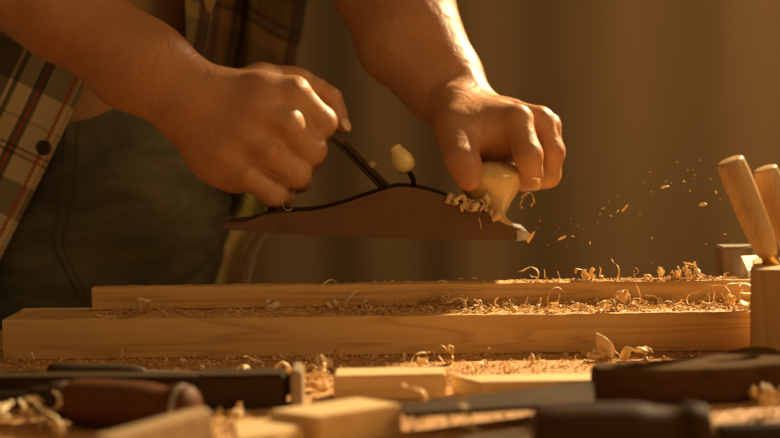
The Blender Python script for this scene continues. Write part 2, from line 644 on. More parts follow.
# boards of the top are one slab with shallow joints
bm = bmesh.new()
ny = 5
for k in range(ny):
    a = bench_y0 + (bench_y1 - bench_y0) * k / ny
    b = bench_y0 + (bench_y1 - bench_y0) * (k + 1) / ny
    tb = box_bm(-0.95, 0.95, a, b - 0.0006, -0.055, 0, 0.0015)
    tm = bpy.data.meshes.new('t')
    tb.to_mesh(tm)
    tb.free()
    bm.from_mesh(tm)
    bpy.data.meshes.remove(tm)
bmobj('bench_top', bm, M['bench'], wb)
for sx in (-0.85, 0.85):
    for (ya, yb) in ((-0.59, -0.51), (-0.05, 0.03)):
        bmobj('leg', box_bm(sx - 0.04, sx + 0.04, ya, yb, FLOOR, -0.055, 0.004), M['benchleg'], wb)
    bmobj('stretcher', box_bm(sx - 0.02, sx + 0.02, -0.51, -0.05, -0.7, -0.62, 0.003), M['benchleg'], wb)
bmobj('apron', box_bm(-0.81, 0.81, -0.57, -0.545, -0.15, -0.055, 0.003), M['benchleg'], wb)


# ------------------------------------------------------------------ the two boards


def rough_board(name, x0, x1, y0, y1, z0, z1, mat, seed, amp=0.0007, nx=160):
    """planed board: bevelled arrises, slightly torn and wavy edges"""
    bm = bmesh.new()
    prof = []
    b = 0.0012
    prof = [(y0, z0 + b), (y0, (z0 + z1) / 2), (y0, z1 - b), (y0 + b * .3, z1 - b * .3), (y0 + b, z1), (y0 + (y1 - y0) * .33, z1), (y0 + (y1 - y0) * .66, z1), (y1 - b, z1), (y1, z1 - b), (y1, z0 + b), (y1 - b, z0), (y0 + b, z0)]
    rings = []
    for i in range(nx + 1):
        x = x0 + (x1 - x0) * i / nx
        ring = []
        for k, (y, z) in enumerate(prof):
            dy = dz = 0
            if 2 <= k <= 8:
                dz = amp * mnoise.noise(Vector((x * 30 + seed, k * 0.35, seed))) + amp * 0.8 * mnoise.noise(Vector((x * 140 + seed, k * 0.8, 3)))
                dz -= amp * 0.5
            if k <= 4:
                dy = amp * 0.5 * mnoise.noise(Vector((x * 18 + seed, 7, k * .2)))
            if k >= 9 or k == 0:
                dz = 0
            ring.append(bm.verts.new((x, y + dy, z + dz)))
        rings.append(ring)
    n = len(prof)
    for r0, r1 in zip(rings, rings[1:]):
        for i in range(n):
            bm.faces.new((r0[i], r1[i], r1[(i + 1) % n], r0[(i + 1) % n]))
    bm.faces.new(rings[0])
    bm.faces.new(rings[-1][::-1])
    return bmobj(name, bm, mat, smooth=True)


LB = dict(x0=P(2, 318, -0.10).x, x1=0.36, y0=-0.10, y1=-0.032, z1=0.030)
tag(rough_board('timber_beam', LB['x0'], LB['x1'], LB['y0'], LB['y1'], 0.0, LB['z1'], M['pine2'], 3),
    'thick pine beam lying flat on the bench under the thinner board', 'board')
rbx0 = P(92, 300, -0.055).x
RB = dict(x0=rbx0, x1=0.34, y0=-0.055, y1=-0.0375, z0=0.030, z1=0.0475)
tag(rough_board('timber_board', RB['x0'], RB['x1'], RB['y0'], RB['y1'], RB['z0'], RB['z1'], M['pine'], 8),
    'thinner pine board lying on top of the thick beam behind', 'board')

# ------------------------------------------------------------------ hand plane, held above the boards
PY = 0.0                      # centre line of the plane
hp = tag(empty('hand_plane', P(375, 238, PY)), 'brown hand plane with pale wooden knob, gripped by both hands', 'hand plane')
YN = -0.029                   # near cheek


def Pn(px, py):
    w = P(px, py, YN)
    return (w.x, w.z)


cheek_top = [(222, 223), (238, 222.5), (250, 221), (263, 215), (282, 212.5), (312, 211), (341, 204.5), (368, 195.5), (388, 189), (402, 187), (420, 189), (445, 196), (470, 207), (495, 219), (512, 227), (524, 232), (528, 236)]
cheek_bot = [(526, 240), (480, 240), (420, 239), (360, 237.5), (300, 235), (262, 232.5), (240, 231), (224, 229)]
tp = smooth_profile([(a, b) for a, b in cheek_top], 60)
outline = [Pn(a, b) for a, b in tp] + [Pn(a, b) for a, b in cheek_bot]
RX = Matrix.Rotation(PI / 2, 4, 'X')


def side_plate(y, th):
    return Matrix.Translation((0, y, 0)) @ RX


# body = two cheeks + sole in one mesh
def add_outline(bm, ol, y0, y1, bev=0.0):
    A = [bm.verts.new((x, y0, z)) for x, z in ol]
    B = [bm.verts.new((x, y1, z)) for x, z in ol]
    n = len(ol)
    fa = bm.faces.new(A)
    fb = bm.faces.new(B[::-1])
    for i in range(n):
        bm.faces.new((A[i], B[i], B[(i + 1) % n], A[(i + 1) % n]))
    if bev:
        es = [e for e in bm.edges if (e.verts[0] in set(A) and e.verts[1] in set(A)) or (e.verts[0] in set(B) and e.verts[1] in set(B))]
        bmesh.ops.bevel(bm, geom=es, offset=bev, segments=2, affect='EDGES', clamp_overlap=True)


bm = bmesh.new()
add_outline(bm, outline, YN, YN + 0.0045, 0.0008)
add_outline(bm, outline, -YN - 0.0045, -YN, 0.0008)
sole_top = [Pn(225, 224), Pn(300, 229), Pn(400, 232), Pn(500, 232), Pn(526, 234)]
add_outline(bm, sole_top + [Pn(a, b) for a, b in cheek_bot], YN + 0.004, -YN - 0.004)
bmobj('body', bm, M['iron'], hp, smooth=True)
bm = bmesh.new()
add_outline(bm, [Pn(515, 229), Pn(527, 231), Pn(531, 235), Pn(530, 240), Pn(517, 241)], YN - 0.0008, -YN + 0.0008, 0.0008)
tag(bmobj('toe_plate', bm, M['steel'], hp), 'pale metal toe')

# frog, iron and cap iron rising to the left
ia, ib = P(392, 194, PY), P(334, 136, PY)
ax = (ib - ia).normalized()
nrm = Vector((-ax.z, 0, ax.x))


def slab(name, a, b, off, th, w, mat, parent, bev=0.0006):
    bm = bmesh.new()
    a2, b2 = a + nrm * off, b + nrm * off
    vs = []
    for p in (a2, b2):
        for sx in (-1, 1):
            for sy in (-1, 1):
                vs.append(bm.verts.new(p + nrm * th / 2 * sx + Vector((0, w / 2 * sy, 0))))
    for f in ((0, 1, 3, 2), (4, 6, 7, 5), (0, 4, 5, 1), (2, 3, 7, 6), (0, 2, 6, 4), (1, 5, 7, 3)):
        bm.faces.new([vs[i] for i in f])
    bmesh.ops.bevel(bm, geom=list(bm.edges), offset=bev, segments=2, affect='EDGES')
    return bmobj(name, bm, mat, parent)


slab('cutting_iron', ia, ib, 0.002, 0.0028, 0.034, M['darksteel'], hp)
slab('cap_iron', ia, ia.lerp(ib, 0.86), -0.0022, 0.0026, 0.032, M['darksteel'], hp)
slab('frog', P(392, 222, PY), P(370, 200, PY), 0.002, 0.012, 0.03, M['iron'], hp)
bm = lathe_bm([(0, 0.0005), (0.02, 0.0042), (0.1, 0.005), (0.9, 0.005), (0.98, 0.0042), (1, 0.0005)], P(372, 164.5, -0.010), P(372, 165, 0.004), 20)
for v_ in bm.verts:
    v_.co = P(372, 164.7, v_.co.y) + (v_.co - P(372, 164.7, v_.co.y)) * 0.62
bm2 = lathe_bm([(0, 0.0012), (1, 0.0012)], P(364, 164, -0.004), P(377, 164, -0.004), 10, bm)
bmobj('adjusting_nut', bm, M['brass'], hp, smooth=True)
# small pale knob of the lever, on a curved dark stem
ka, kb = P(394, 146, -0.004), P(409, 172, -0.004)
bm = lathe_bm(smooth_profile([(0, 0.0001), (0.01, 0.0042), (0.16, 0.0052), (0.24, 0.0062), (0.5, 0.0084), (0.78, 0.0082), (0.95, 0.0056), (1, 0.0001)], 32), ka, kb, 28)
lk = tag(bmobj('lever_knob', bm, M['horn'], hp, smooth=True), 'small pale yellow knob')
bm = bmesh.new()
pts = [P(408, 171, -0.003), P(413, 178, -0.002), P(414, 186, 0), P(408, 194, 0), P(402, 205, 0)]
for a, b in zip(pts, pts[1:]):
    lathe_bm([(0, 0.0020), (1, 0.0021)], a, b, 12, bm)
bmobj('lever_stem', bm, M['darksteel'], hp, smooth=True)

# front knob
kb0, kt0 = P(492, 226, 0.0), P(490, 161, 0.0)
Lk = (kt0 - kb0).length
prof = smooth_profile([(0, 0.0165), (0.05, 0.0160), (0.12, 0.0118), (0.20, 0.0115), (0.36, 0.0160), (0.54, 0.0222), (0.70, 0.0262), (0.81, 0.0262), (0.91, 0.0208), (0.975, 0.0112), (1.0, 0.0004)], 60)
tag(bmobj('front_knob', lathe_bm(prof, kb0, kt0, 48), M['knob'], hp, smooth=True), 'varnished pale wooden front knob')
# rear handle, mostly inside the fist
tote = [(286, 224), (272, 224), (268, 214), (268, 200), (270, 180), (262, 160), (252, 148), (240, 140), (232, 128), (240, 118), (256, 118), (272, 124), (284, 134), (291, 148), (294, 165), (284, 182), (282, 205)]
tl = [(P(a, b, 0).x, P(a, b, 0).z) for a, b in smooth_profile(tote + [tote[0]], 100)[:-1]]
curve_solid('rear_handle', [tl], 0.022, 0.006, M['walnut'], hp, RX, offset=-0.006)

# ------------------------------------------------------------------ the person
person = tag(empty('person', (-0.27, 0.27, FLOOR)), 'person in open plaid shirt and jeans pushing a hand plane over the boards', 'person')

h = 0.0014
# ---- right arm and hand (gripping the rear handle)
fr = Field(P(-130, -120, -0.075).lerp(Vector((-0.50, -0.075, 0.03)), 1.0), (-0.02, 0.085, 0.40), h)
E = P(-75, -68, 0.035)
fr.chain([E, P(70, 0, 0.0), P(150, 58, -0.012), P(206, 88, -0.016)], [0.040, 0.0285, 0.0245, 0.0185], 0.006, 0.02)
fr.chain([E, P(53, 24, 0.004), P(125, 76, -0.006), P(182, 113, -0.012)], [0.040, 0.0235, 0.0215, 0.0185], 0.02, 0.02)
fr.chain([P(-60, -50, 0.0), P(60, 8, -0.012), P(140, 62, -0.02), P(195, 100, -0.018)], [0.030, 0.026, 0.017, 0.014], 0.015, 0.01)
# heel of the hand, carpus and metacarpals
fr.chain([P(196, 100, -0.014), P(222, 112, -0.016)], [0.023, 0.022], 0.012, 0.01)
bases = [(226, 91), (218, 102), (211, 114), (204, 124)]
mcps = [(294, 92, -0.022), (288, 122, -0.030), (268, 150, -0.029), (245, 174, -0.023)]
for (bx, by), (mx_, my_, mY), r0, r1 in zip(bases, mcps, (.0155, .0145, .0145, .015), (.0125, .0122, .0115, .011)):
    fr.chain([P(bx, by, -0.016), P((bx + mx_) / 2, (by + my_) / 2, mY * 0.5 - 0.0135), P(mx_, my_, mY)], [r0, r1 * 1.12, r1], 0.011, 0.008)
fr.ell(P(240, 130, -0.014), (0.030, 0.012, 0.030), 0.012)
fr.ell(P(225, 152, -0.008), (0.022, 0.016, 0.026), 0.012)
fr.chain([P(184, 116, -0.010), P(214, 150, -0.008), P(236, 172, -0.010)], [0.0195, 0.0215, 0.016], 0.012, 0.01)
fr.ell(P(262, 166, -0.012), (0.016, 0.010, 0.015), 0.008)
fr.ell(P(285, 140, -0.012), (0.018, 0.010, 0.016), 0.008)
# fingers wrapped round the handle
fingers = [
    [(294, 92, -0.022), (321, 122, -0.010), (318, 136, 0.012), (298, 140, 0.024)],
    [(288, 122, -0.030), (311, 149, -0.015), (309, 160, 0.009), (290, 161, 0.023)],
    [(268, 150, -0.029), (296, 173, -0.016), (300, 180, 0.008), (282, 181, 0.021)],
    [(245, 174, -0.023), (274, 193, -0.014), (283, 196, 0.006), (268, 195, 0.017)]]
for fp, rr in zip(fingers, ((.0122, .0112, .0098, .0085), (.0118, .0112, .0098, .0085), (.0112, .0105, .0092, .008), (.0108, .0098, .0086, .0076))):
    fr.chain([P(*p) for p in fp], list(rr), 0.0035, 0.006)
    fr.ell(P(*fp[1]), (rr[1] * 1.04,) * 3, 0.004)
# knuckle bones
for (mx_, my_, mY), r in zip(mcps, (.0060, .0080, .0066, .006)):
    fr.ell(P(mx_ + 2, my_ + 1, mY - 0.0065), (r, r * 0.95, r), 0.006)
# extensor tendons
for (bx, by), (mx_, my_, mY) in zip(bases[:3], mcps[:3]):
    fr.chain([P(bx, by, -0.028), P((bx * .4 + mx_ * .6), (by * .4 + my_ * .6), mY * 0.6 - 0.0215), P(mx_, my_, mY - 0.010)], [0.002, 0.0026, 0.003], 0.006, 0.003)
# thumb lying over the top of the fist
fr.chain([P(228, 96, -0.004), P(262, 84, 0.004), P(291, 82, 0.012)], [0.0165, 0.0155, 0.0118], 0.014, 0.008)
fr.chain([P(288, 80, 0.012), P(302, 81.5, 0.013), P(318, 90, 0.013), P(330, 99, 0.012), P(336, 113, 0.009), P(342.5, 126.5, 0.006)], [0.0100, 0.0084, 0.0080, 0.0084, 0.0076, 0.0062], 0.006, 0.006)
fr.ell(P(330, 99, 0.010), (0.0088, 0.0088, 0.0086), 0.004)
# skin folds over the thumb joint
for q in ((336, 96), (338, 101), (339.5, 106)):
    fr.cone(P(q[0] - 5, q[1] + 2.5, 0.0015), P(q[0] + 7, q[1] - 1, 0.003), 0.0006, 0.0006, 0.0012, sub=True)
fr.smooth(1)
pr, qr = fr.mesh()

# ---- left arm and hand (over the front knob)
fl = Field((-0.12, -0.06, 0.06), (0.17, 0.23, 0.50), h)
E2 = P(372, -125, 0.17)
fl.chain([E2, P(388, -20, 0.135), P(408, 40, 0.10), P(440, 78, 0.078), P(458, 100, 0.062)], [0.043, 0.0445, 0.0375, 0.0275, 0.0235], 0.01, 0.02)
fl.chain([P(415, -20, 0.12), P(430, 40, 0.092), P(452, 72, 0.078), P(466, 96, 0.060)], [0.030, 0.0245, 0.0185, 0.0165], 0.016, 0.01)
fl.chain([P(360, -20, 0.13), P(390, 50, 0.095), P(432, 98, 0.066), P(446, 112, 0.05)], [0.024, 0.019, 0.0165, 0.016], 0.016, 0.01)
# back of the hand
LB_ = [(460, 116, 0.040), (470, 108, 0.052), (476, 108, 0.063), (480, 112, 0.072)]
LM_ = [(517, 121, -0.004), (540, 123, 0.012), (547, 128, 0.032), (545, 134, 0.050)]
for b_, m_, r0, r1 in zip(LB_, LM_, (.016, .0155, .0145, .014), (.0118, .0112, .0108, .0100)):
    mid = [(b_[i] + m_[i]) / 2 for i in range(3)]
    fl.chain([P(*b_), P(mid[0], mid[1] + 1, mid[2]), P(*m_)], [r0, (r0 + r1) / 2, r1], 0.010, 0.008)
fl.ell(P(462, 112, 0.05), (0.024, 0.022, 0.022), 0.012)
fl.ell(P(480, 128, 0.03), (0.026, 0.026, 0.018), 0.012)
fl.chain([P(470, 138, 0.022), P(496, 146, 0.016), P(515, 142, 0.010)], [0.0165, 0.0150, 0.011], 0.012, 0.01)
fl.ell(P(486, 128, 0.012), (0.024, 0.020, 0.016), 0.014)
LF = [
    [(517, 121, -0.004), (528, 155, -0.018), (531, 177, -0.008), (524, 181, 0.010)],
    [(540, 123, 0.012), (551, 152, 0.010), (548, 175, 0.014), (538, 180, 0.022)],
    [(547, 128, 0.032), (551, 152, 0.038), (540, 172, 0.038), (526, 174, 0.036)],
    [(545, 134, 0.050), (545, 155, 0.058), (528, 168, 0.055), (515, 172, 0.048)]]
for fp, rr in zip(LF, ((.0116, .0106, .0096, .0086), (.0112, .0102, .0092, .0084), (.0106, .0098, .009, .008), (.0098, .0088, .008, .0072))):
    fl.chain([P(*p) for p in fp], list(rr), 0.0035, 0.006)
for (a, b, c_), r in zip(LM_, (.0075, .0074, .007, .006)):
    fl.ell(P(a + 2, b - 5, c_), (r, r, r * 0.95), 0.006)
for b_, m_ in list(zip(LB_, LM_))[:3]:
    mid = [b_[i] * .35 + m_[i] * .65 for i in range(3)]
    fl.chain([P(b_[0], b_[1] - 14, b_[2] - 0.002), P(mid[0], mid[1] - 13.5, mid[2]), P(m_[0], m_[1] - 11, m_[2])], [0.002, 0.0024, 0.003], 0.005, 0.003)
# tendons crossing the wrist
fl.chain([P(466, 72, 0.055), P(478, 92, 0.045), P(492, 103, 0.03)], [0.003, 0.0034, 0.002], 0.007, 0.003)
# thumb pressing the near side of the knob
fl.chain([P(456, 112, 0.034), P(457, 132, 0.008), P(460, 150, -0.014)], [0.019, 0.0172, 0.0130], 0.014, 0.008)
fl.chain([P(458, 144, -0.006), P(462, 158, -0.022), P(465, 167, -0.0285), P(469, 179, -0.031)], [0.0138, 0.0122, 0.0118, 0.0098], 0.006, 0.006)
fl.ell(P(462, 160, -0.028), (0.0118, 0.0118, 0.0118), 0.004)
fl.smooth(1)
pl, ql = fl.mesh()

# ---- torso, head and hidden upper arms: coarser
ft = Field((-0.62, -0.08, -0.06), (0.20, 0.62, 0.98), 0.005)
SH_R, SH_L = Vector((-0.25, 0.09, 0.57)), Vector((0.01, 0.39, 0.56))
ft.chain([E, SH_R], [0.043, 0.052], 0.01, 0.01)
ft.chain([E2, SH_L], [0.043, 0.052], 0.01, 0.01)
for yy in (0.21, 0.33):
    ft.chain([(-0.31, yy, 0.02), (-0.30, yy, 0.16), (-0.25, yy + 0.01, 0.34), (-0.16, yy, 0.50)], [0.09, 0.085, 0.095, 0.09], 0.05, 0.05)
ft.chain([SH_R, (-0.13, 0.25, 0.59), SH_L], [0.05, 0.07, 0.05], 0.05, 0.03)
ft.chain([(-0.12, 0.25, 0.60), (-0.08, 0.235, 0.70)], [0.055, 0.052], 0.03, 0.02)
HC = Vector((-0.035, 0.22, 0.80))
ft.ell(HC, (0.088, 0.073, 0.105), 0.02)
fd = Vector((0.86, -0.38, -0.35)).normalized()       # the face looks down at the plane
sd = Vector((0.40, 0.91, 0.0)).normalized()
upv = sd.cross(fd) * -1
if upv.z < 0:
    upv = -upv
ft.ell(HC + fd * 0.035 - upv * 0.06, (0.05, 0.048, 0.045), 0.03)
ft.chain([HC + fd * 0.088 + upv * 0.01, HC + fd * 0.108 - upv * 0.028], [0.008, 0.014], 0.012, 0.01)
ft.ell(HC + fd * 0.088 - upv * 0.058, (0.02, 0.022, 0.010), 0.01)
for s in (-1, 1):
    ft.ell(HC + sd * 0.076 * s - upv * 0.01 - fd * 0.005, (0.014, 0.010, 0.03), 0.008)
    ft.ell(HC + sd * 0.03 * s + fd * 0.09 + upv * 0.005, (0.016, 0.016, 0.011), 0.008, sub=True)
ft.smooth(1)
pt_, qt_ = ft.mesh()


def ball(c, r, seg=14, scale=(1, 1, 1), rot=None):
    bm = bmesh.new()
    bmesh.ops.create_uvsphere(bm, u_segments=seg, v_segments=seg // 2 + 2, radius=1)
    R_ = rot.to_matrix() if rot else Matrix.Identity(3)
    bm.verts.ensure_lookup_table()
    p = np.array([tuple(Vector(c) + R_ @ Vector((v.co.x * r * scale[0], v.co.y * r * scale[1], v.co.z * r * scale[2]))) for v in bm.verts])
    q = [tuple(v.index for v in f.verts) for f in bm.faces]
    bm.free()
    return p, q


body_parts = [(pr, qr, 0), (pl, ql, 0), (pt_, qt_, 0)]
# thumbnail on the outer side of the right thumb tip
td = (P(343.5, 127.5, 0.006) - P(338, 114, 0.009)).normalized()
qn = Vector((0, 0, 1)).rotation_difference(td)
nc = P(345.6, 123.8, 0.0025)
nn = Vector((0.75, -0.62, 0.2)).normalized()
yv = td.cross(nn).normalized()
nn = yv.cross(td).normalized()
Rn = Matrix((yv, nn, td)).transposed().to_quaternion()
body_parts.append((*ball(nc, 1, 16, (0.0052, 0.0022, 0.0068), Rn), 1))
for s in (-1, 1):
    body_parts.append((*ball(HC + sd * 0.03 * s + fd * 0.076 + upv * 0.005, 0.0125, 14), 2))
V, Fc, mi = merge(body_parts)
body = mkobj('body', V, Fc, [M['skin'], M['nail'], M['eye']], person)
body.data.polygons.foreach_set('material_index', mi)

fh = Field((-0.18, 0.08, 0.70), (0.10, 0.36, 0.95), 0.004)
fh.ell(HC + upv * 0.022 - fd * 0.018, (0.094, 0.083, 0.100), 0.01)
fh.ell(HC + fd * 0.085 - upv * 0.045, (0.075, 0.085, 0.078), 0.01, sub=True)
ph, qh = fh.mesh()
hv = [Vector(p) + Vector((1, 0.4, 1)) * 0.002 * mnoise.noise(Vector(p) * 70) for p in ph]
mkobj('hair', hv, qh, M['hair'], person)

# ---- jeans
fj = Field((-0.66, 0.04, FLOOR + 0.04), (-0.08, 0.62, 0.24), 0.0045)
for yy, rr in ((0.205, 0.116), (0.325, 0.112)):
    fj.chain([(-0.268, yy, 0.165), (-0.282, yy, 0.08), (-0.292, yy, 0.0)], [0.100, rr, 0.102], 0.05, 0.05)
fj.chain([(-0.292, 0.19, 0.03), (-0.300, 0.19, -0.08), (-0.315, 0.19, -0.38), (-0.39, 0.20, -0.80)], [0.098, 0.078, 0.062, 0.058], 0.04, 0.04)
fj.chain([(-0.31, 0.35, 0.02), (-0.36, 0.38, -0.12), (-0.45, 0.40, -0.40), (-0.55, 0.42, -0.80)], [0.096, 0.082, 0.062, 0.058], 0.04, 0.04)
fj.smooth(1)
pj, qj = fj.mesh()
jv = []
for p in pj:
    v = Vector(p)
    # creases that fan out from the crotch over the thigh, and softer drape
    rel = v - Vector((-0.125, 0.1, 0.07))
    ang = math.atan2(rel.z, rel.x)
    cre = 0.0080 * (abs(math.sin(ang * 7.5 + 1.6 * mnoise.noise(v * 11))) ** 0.6 - 0.5) * math.exp(-((rel.length - 0.11) / 0.10) ** 2)
    w = 0.005 * mnoise.noise(Vector((v.x * 9, v.y * 9, v.z * 6))) + 0.0008 * mnoise.noise(v * 38)
    n_ = Vector((v.x + 0.29, v.y - 0.26, 0)).normalized()
    jv.append(v + n_ * (w + cre))
jeans = mkobj('jeans', jv, qj, M['denim'], person)

# side seam and pocket stitching follow the cloth
from mathutils.bvhtree import BVHTree
bvh = BVHTree.FromPolygons([tuple(v) for v in jv], [tuple(int(i) for i in f) for f in qj])


def stitch(name, pix, r=0.0008, mat='thread', lift=0.0004, parent=None):
    bm = bmesh.new()
    prev = None
    for (a, b) in smooth_profile(pix, 50):
        d = (P(a, b, 0.0) - CAM).normalized()
        hit = bvh.ray_cast(CAM, d)
        if hit[0] is None:
            prev = None
            continue
        p = hit[0] - d * lift
        if prev is not None and (p - prev).length < 0.03 and (p - prev).length > 1e-5:
            lathe_bm([(0, r), (1, r)], prev, p, 6, bm)
        prev = p
    return bmobj(name, bm, M[mat], parent or jeans, smooth=True)


stitch('side_seam', [(66, 120), (62, 170), (58, 215), (54, 245), (74, 285), (88, 312)], 0.0008)
stitch('pocket_stitching', [(78, 122), (74, 180), (66, 225), (64, 248), (84, 290), (94, 312)], 0.0005)

# ---- undershirt
fu = Field((-0.52, 0.04, 0.10), (0.06, 0.56, 0.66), 0.005)
for yy in (0.205, 0.335):
    fu.chain([(-0.282, yy, 0.215), (-0.275, yy, 0.26), (-0.235, yy, 0.36), (-0.16, yy, 0.50)], [0.110, 0.104, 0.108, 0.105], 0.05, 0.05)
fu.chain([(-0.22, 0.12, 0.53), (-0.12, 0.25, 0.56), (-0.02, 0.38, 0.54)], [0.055, 0.07, 0.055], 0.05, 0.03)
pu, qu = fu.mesh()
HEM = 0.172
uvn = []
for p in pu:
    v = Vector(p)
    v += Vector((v.x + 0.28, v.y - 0.26, 0)).normalized() * (0.006 * mnoise.noise(Vector((v.x * 16, v.y * 16, v.z * 8))))
    hem = HEM - 0.010 * math.sin((v.x + 0.38) * 14) + 0.008
    if v.z < hem:
        v.z = hem - (hem - v.z) * 0.02
    uvn.append(v)
mkobj('undershirt', uvn, qu, M['tee'], person)

# ---- plaid shirt (open): two hanging fronts, back and sleeves in one mesh
sv, sf, suv, smi = [], [], [], []


def add_grid(fn, nu, nv, mat_i, thick=0.0012):
    off = len(sv)
    for side in (0, 1):
        for j in range(nv + 1):
            for i in range(nu + 1):
                p, uv_ = fn(i / nu, j / nv)
                sv.append(Vector(p) + Vector((0, thick * side, 0)))
                suv.append(uv_)
    N = (nu + 1) * (nv + 1)
    for j in range(nv):
        for i in range(nu):
            a = off + j * (nu + 1) + i
            sf.append((a, a + nu + 1, a + nu + 2, a + 1))
            smi.append(mat_i)
            sf.append((a + N, a + 1 + N, a + nu + 2 + N, a + nu + 1 + N))
            smi.append(mat_i)
    rim = [off + i for i in range(nu + 1)] + [off + j * (nu + 1) + nu for j in range(1, nv + 1)] + [off + nv * (nu + 1) + i for i in range(nu - 1, -1, -1)] + [off + j * (nu + 1) for j in range(nv - 1, 0, -1)]
    for a, b in zip(rim, rim[1:] + rim[:1]):
        sf.append((a, b, b + N, a + N))
        smi.append(mat_i)


def near_front(u, v):
    s = v * 440
    t_ = u * 300
    bend = 5 * math.sin(v * 3.0)
    px = 152 - 0.435 * s - 0.90 * t_ + bend
    py = -62 + 0.90 * s - 0.435 * t_
    Y = 0.066 + 0.006 * math.sin(t_ * 0.03 + v * 2.5) + 0.005 * math.sin(t_ * 0.011 - 1 + v) - 0.0030 * math.exp(-((t_ - 8) / 9) ** 2)
    if t_ > 110:
        Y += (t_ - 110) * 0.00012
    p = P(px, py, Y)
    return p, (t_ / 1198.0, s / 1198.0 + 0.011)


add_grid(near_front, 110, 130, 0)

redge = smooth_profile([(350, -260), (325, -120), (312, -30), (307, 0), (303, 30), (296, 65), (291, 110), (289, 160), (285, 200), (273, 224), (259, 247), (249, 283), (246, 302), (244, 320)], 120)


def far_front(u, v):
    k = v * (len(redge) - 1)
    i = min(int(k), len(redge) - 2)
    f = k - i
    ex = redge[i][0] * (1 - f) + redge[i + 1][0] * f
    ey = redge[i][1] * (1 - f) + redge[i + 1][1] * f
    w = 112 + 60 * max(0, 0.4 - v)
    px = ex - w * u
    k1 = min(1, max(0, (ey - 70) / 100))
    k1 = k1 * k1 * (3 - 2 * k1)
    Y = 0.262 + 0.022 * math.sin(u * 9 + 1.2 + v * 1.5) * math.exp(-u * 1.2) + 0.010 * math.sin(u * 24 + v * 3) + (0.06 * k1 - 0.165 * (1 - k1)) * u ** 1.3
    return P(px, ey + 3 * math.sin(u * 8), Y), (u * w / 1020.0 * 1.15, ey / 1020.0 + 0.30 + 0.05 * u)


add_grid(far_front, 120, 110, 1)
# shirt back, shoulders, collar and rolled sleeves
fs = Field((-0.60, -0.02, 0.0), (0.14, 0.60, 0.76), 0.005)
for yy in (0.19, 0.345):
    fs.chain([(-0.35, yy, 0.10), (-0.34, yy, 0.20), (-0.30, yy, 0.34), (-0.18, yy, 0.52)], [0.088, 0.09, 0.10, 0.10], 0.05, 0.05)
fs.chain([SH_R, (-0.135, 0.25, 0.585), SH_L], [0.066, 0.078, 0.070], 0.05, 0.03)
fs.chain([SH_R, E.lerp(SH_R, 0.18)], [0.066, 0.060], 0.02, 0.01)
fs.chain([SH_L, E2.lerp(SH_L, 0.12)], [0.075, 0.072], 0.02, 0.01)
fs.smooth(1)
ps, qs = fs.mesh()
off = len(sv)
for p in ps:
    v = Vector(p)
    v += Vector((v.x + 0.28, v.y - 0.26, 0)).normalized() * (0.006 * mnoise.noise(Vector((v.x * 14, v.y * 14, v.z * 6))))
    sv.append(v)
    an = math.atan2(v.y - 0.26, v.x + 0.28)
    suv.append((an * 0.14 + 1, v.z))
for f in qs:
    sf.append(tuple(int(i) + off for i in f))
    smi.append(0)
shirt = mkobj('plaid_shirt', sv, sf, [M['plaid'], M['plaid2']], person, uv=suv)
shirt.data.polygons.foreach_set('material_index', smi)
shirt.data.update()

# button on the near placket
bc = near_front(10.5 / 300, 238 / 440)[0] - Vector((0, 0.0030, 0))
bmn = lathe_bm([(0, 0.0002), (0.02, 0.0052), (0.3, 0.0064), (0.62, 0.0064), (0.85, 0.0055), (0.86, 0.0046), (0.7, 0.0042), (0.65, 0.0002)], bc + Vector((0, 0.003, 0)), bc - Vector((0, 0.0005, 0.0003)), 28)
for sx, sz in ((1, 1), (1, -1), (-1, 1), (-1, -1)):
    c0 = bc + Vector((sx * 0.0013, 0.0006, sz * 0.0013))
    lathe_bm([(0, 0.0005), (1, 0.0005)], c0, c0 - Vector((0, 0.0014, 0)), 8, bmn)
tag(bmobj('button', bmn, M['button'], shirt, smooth=True), 'black four-hole button')

# ---- shoes (on the floor behind the bench)
for x, y in ((-0.39, 0.20), (-0.55, 0.42)):
    fo = Field((x - 0.12, y - 0.08, FLOOR - 0.001), (x + 0.25, y + 0.08, FLOOR + 0.14), 0.004)
    fo.chain([(x, y, FLOOR + 0.09), (x - 0.01, y, FLOOR + 0.045)], [0.048, 0.044], 0.02, 0.02)
    fo.chain([(x - 0.03, y, FLOOR + 0.038), (x + 0.08, y, FLOOR + 0.038), (x + 0.17, y, FLOOR + 0.034)], [0.036, 0.042, 0.032], 0.02, 0.02)
    p_, q_ = fo.mesh()
    p_[:, 2] = np.maximum(p_[:, 2], FLOOR)
    mkobj('shoe', p_, q_, M['shoe'], person)

# ------------------------------------------------------------------ offcuts and tools on the bench


def gp(px, py, z):
    w = G(px, py, z)
    return (w.x, w.y)


def block(name, pts, z, mat, label, cat='wood block', bev=0.0012, z0=0.0):
    c = np.mean(np.array(pts), 0)
    o = bmobj(name, prism(pts, z0, z, bev), mat, origin=(c[0], c[1], z0))
    return tag(o, label, cat)


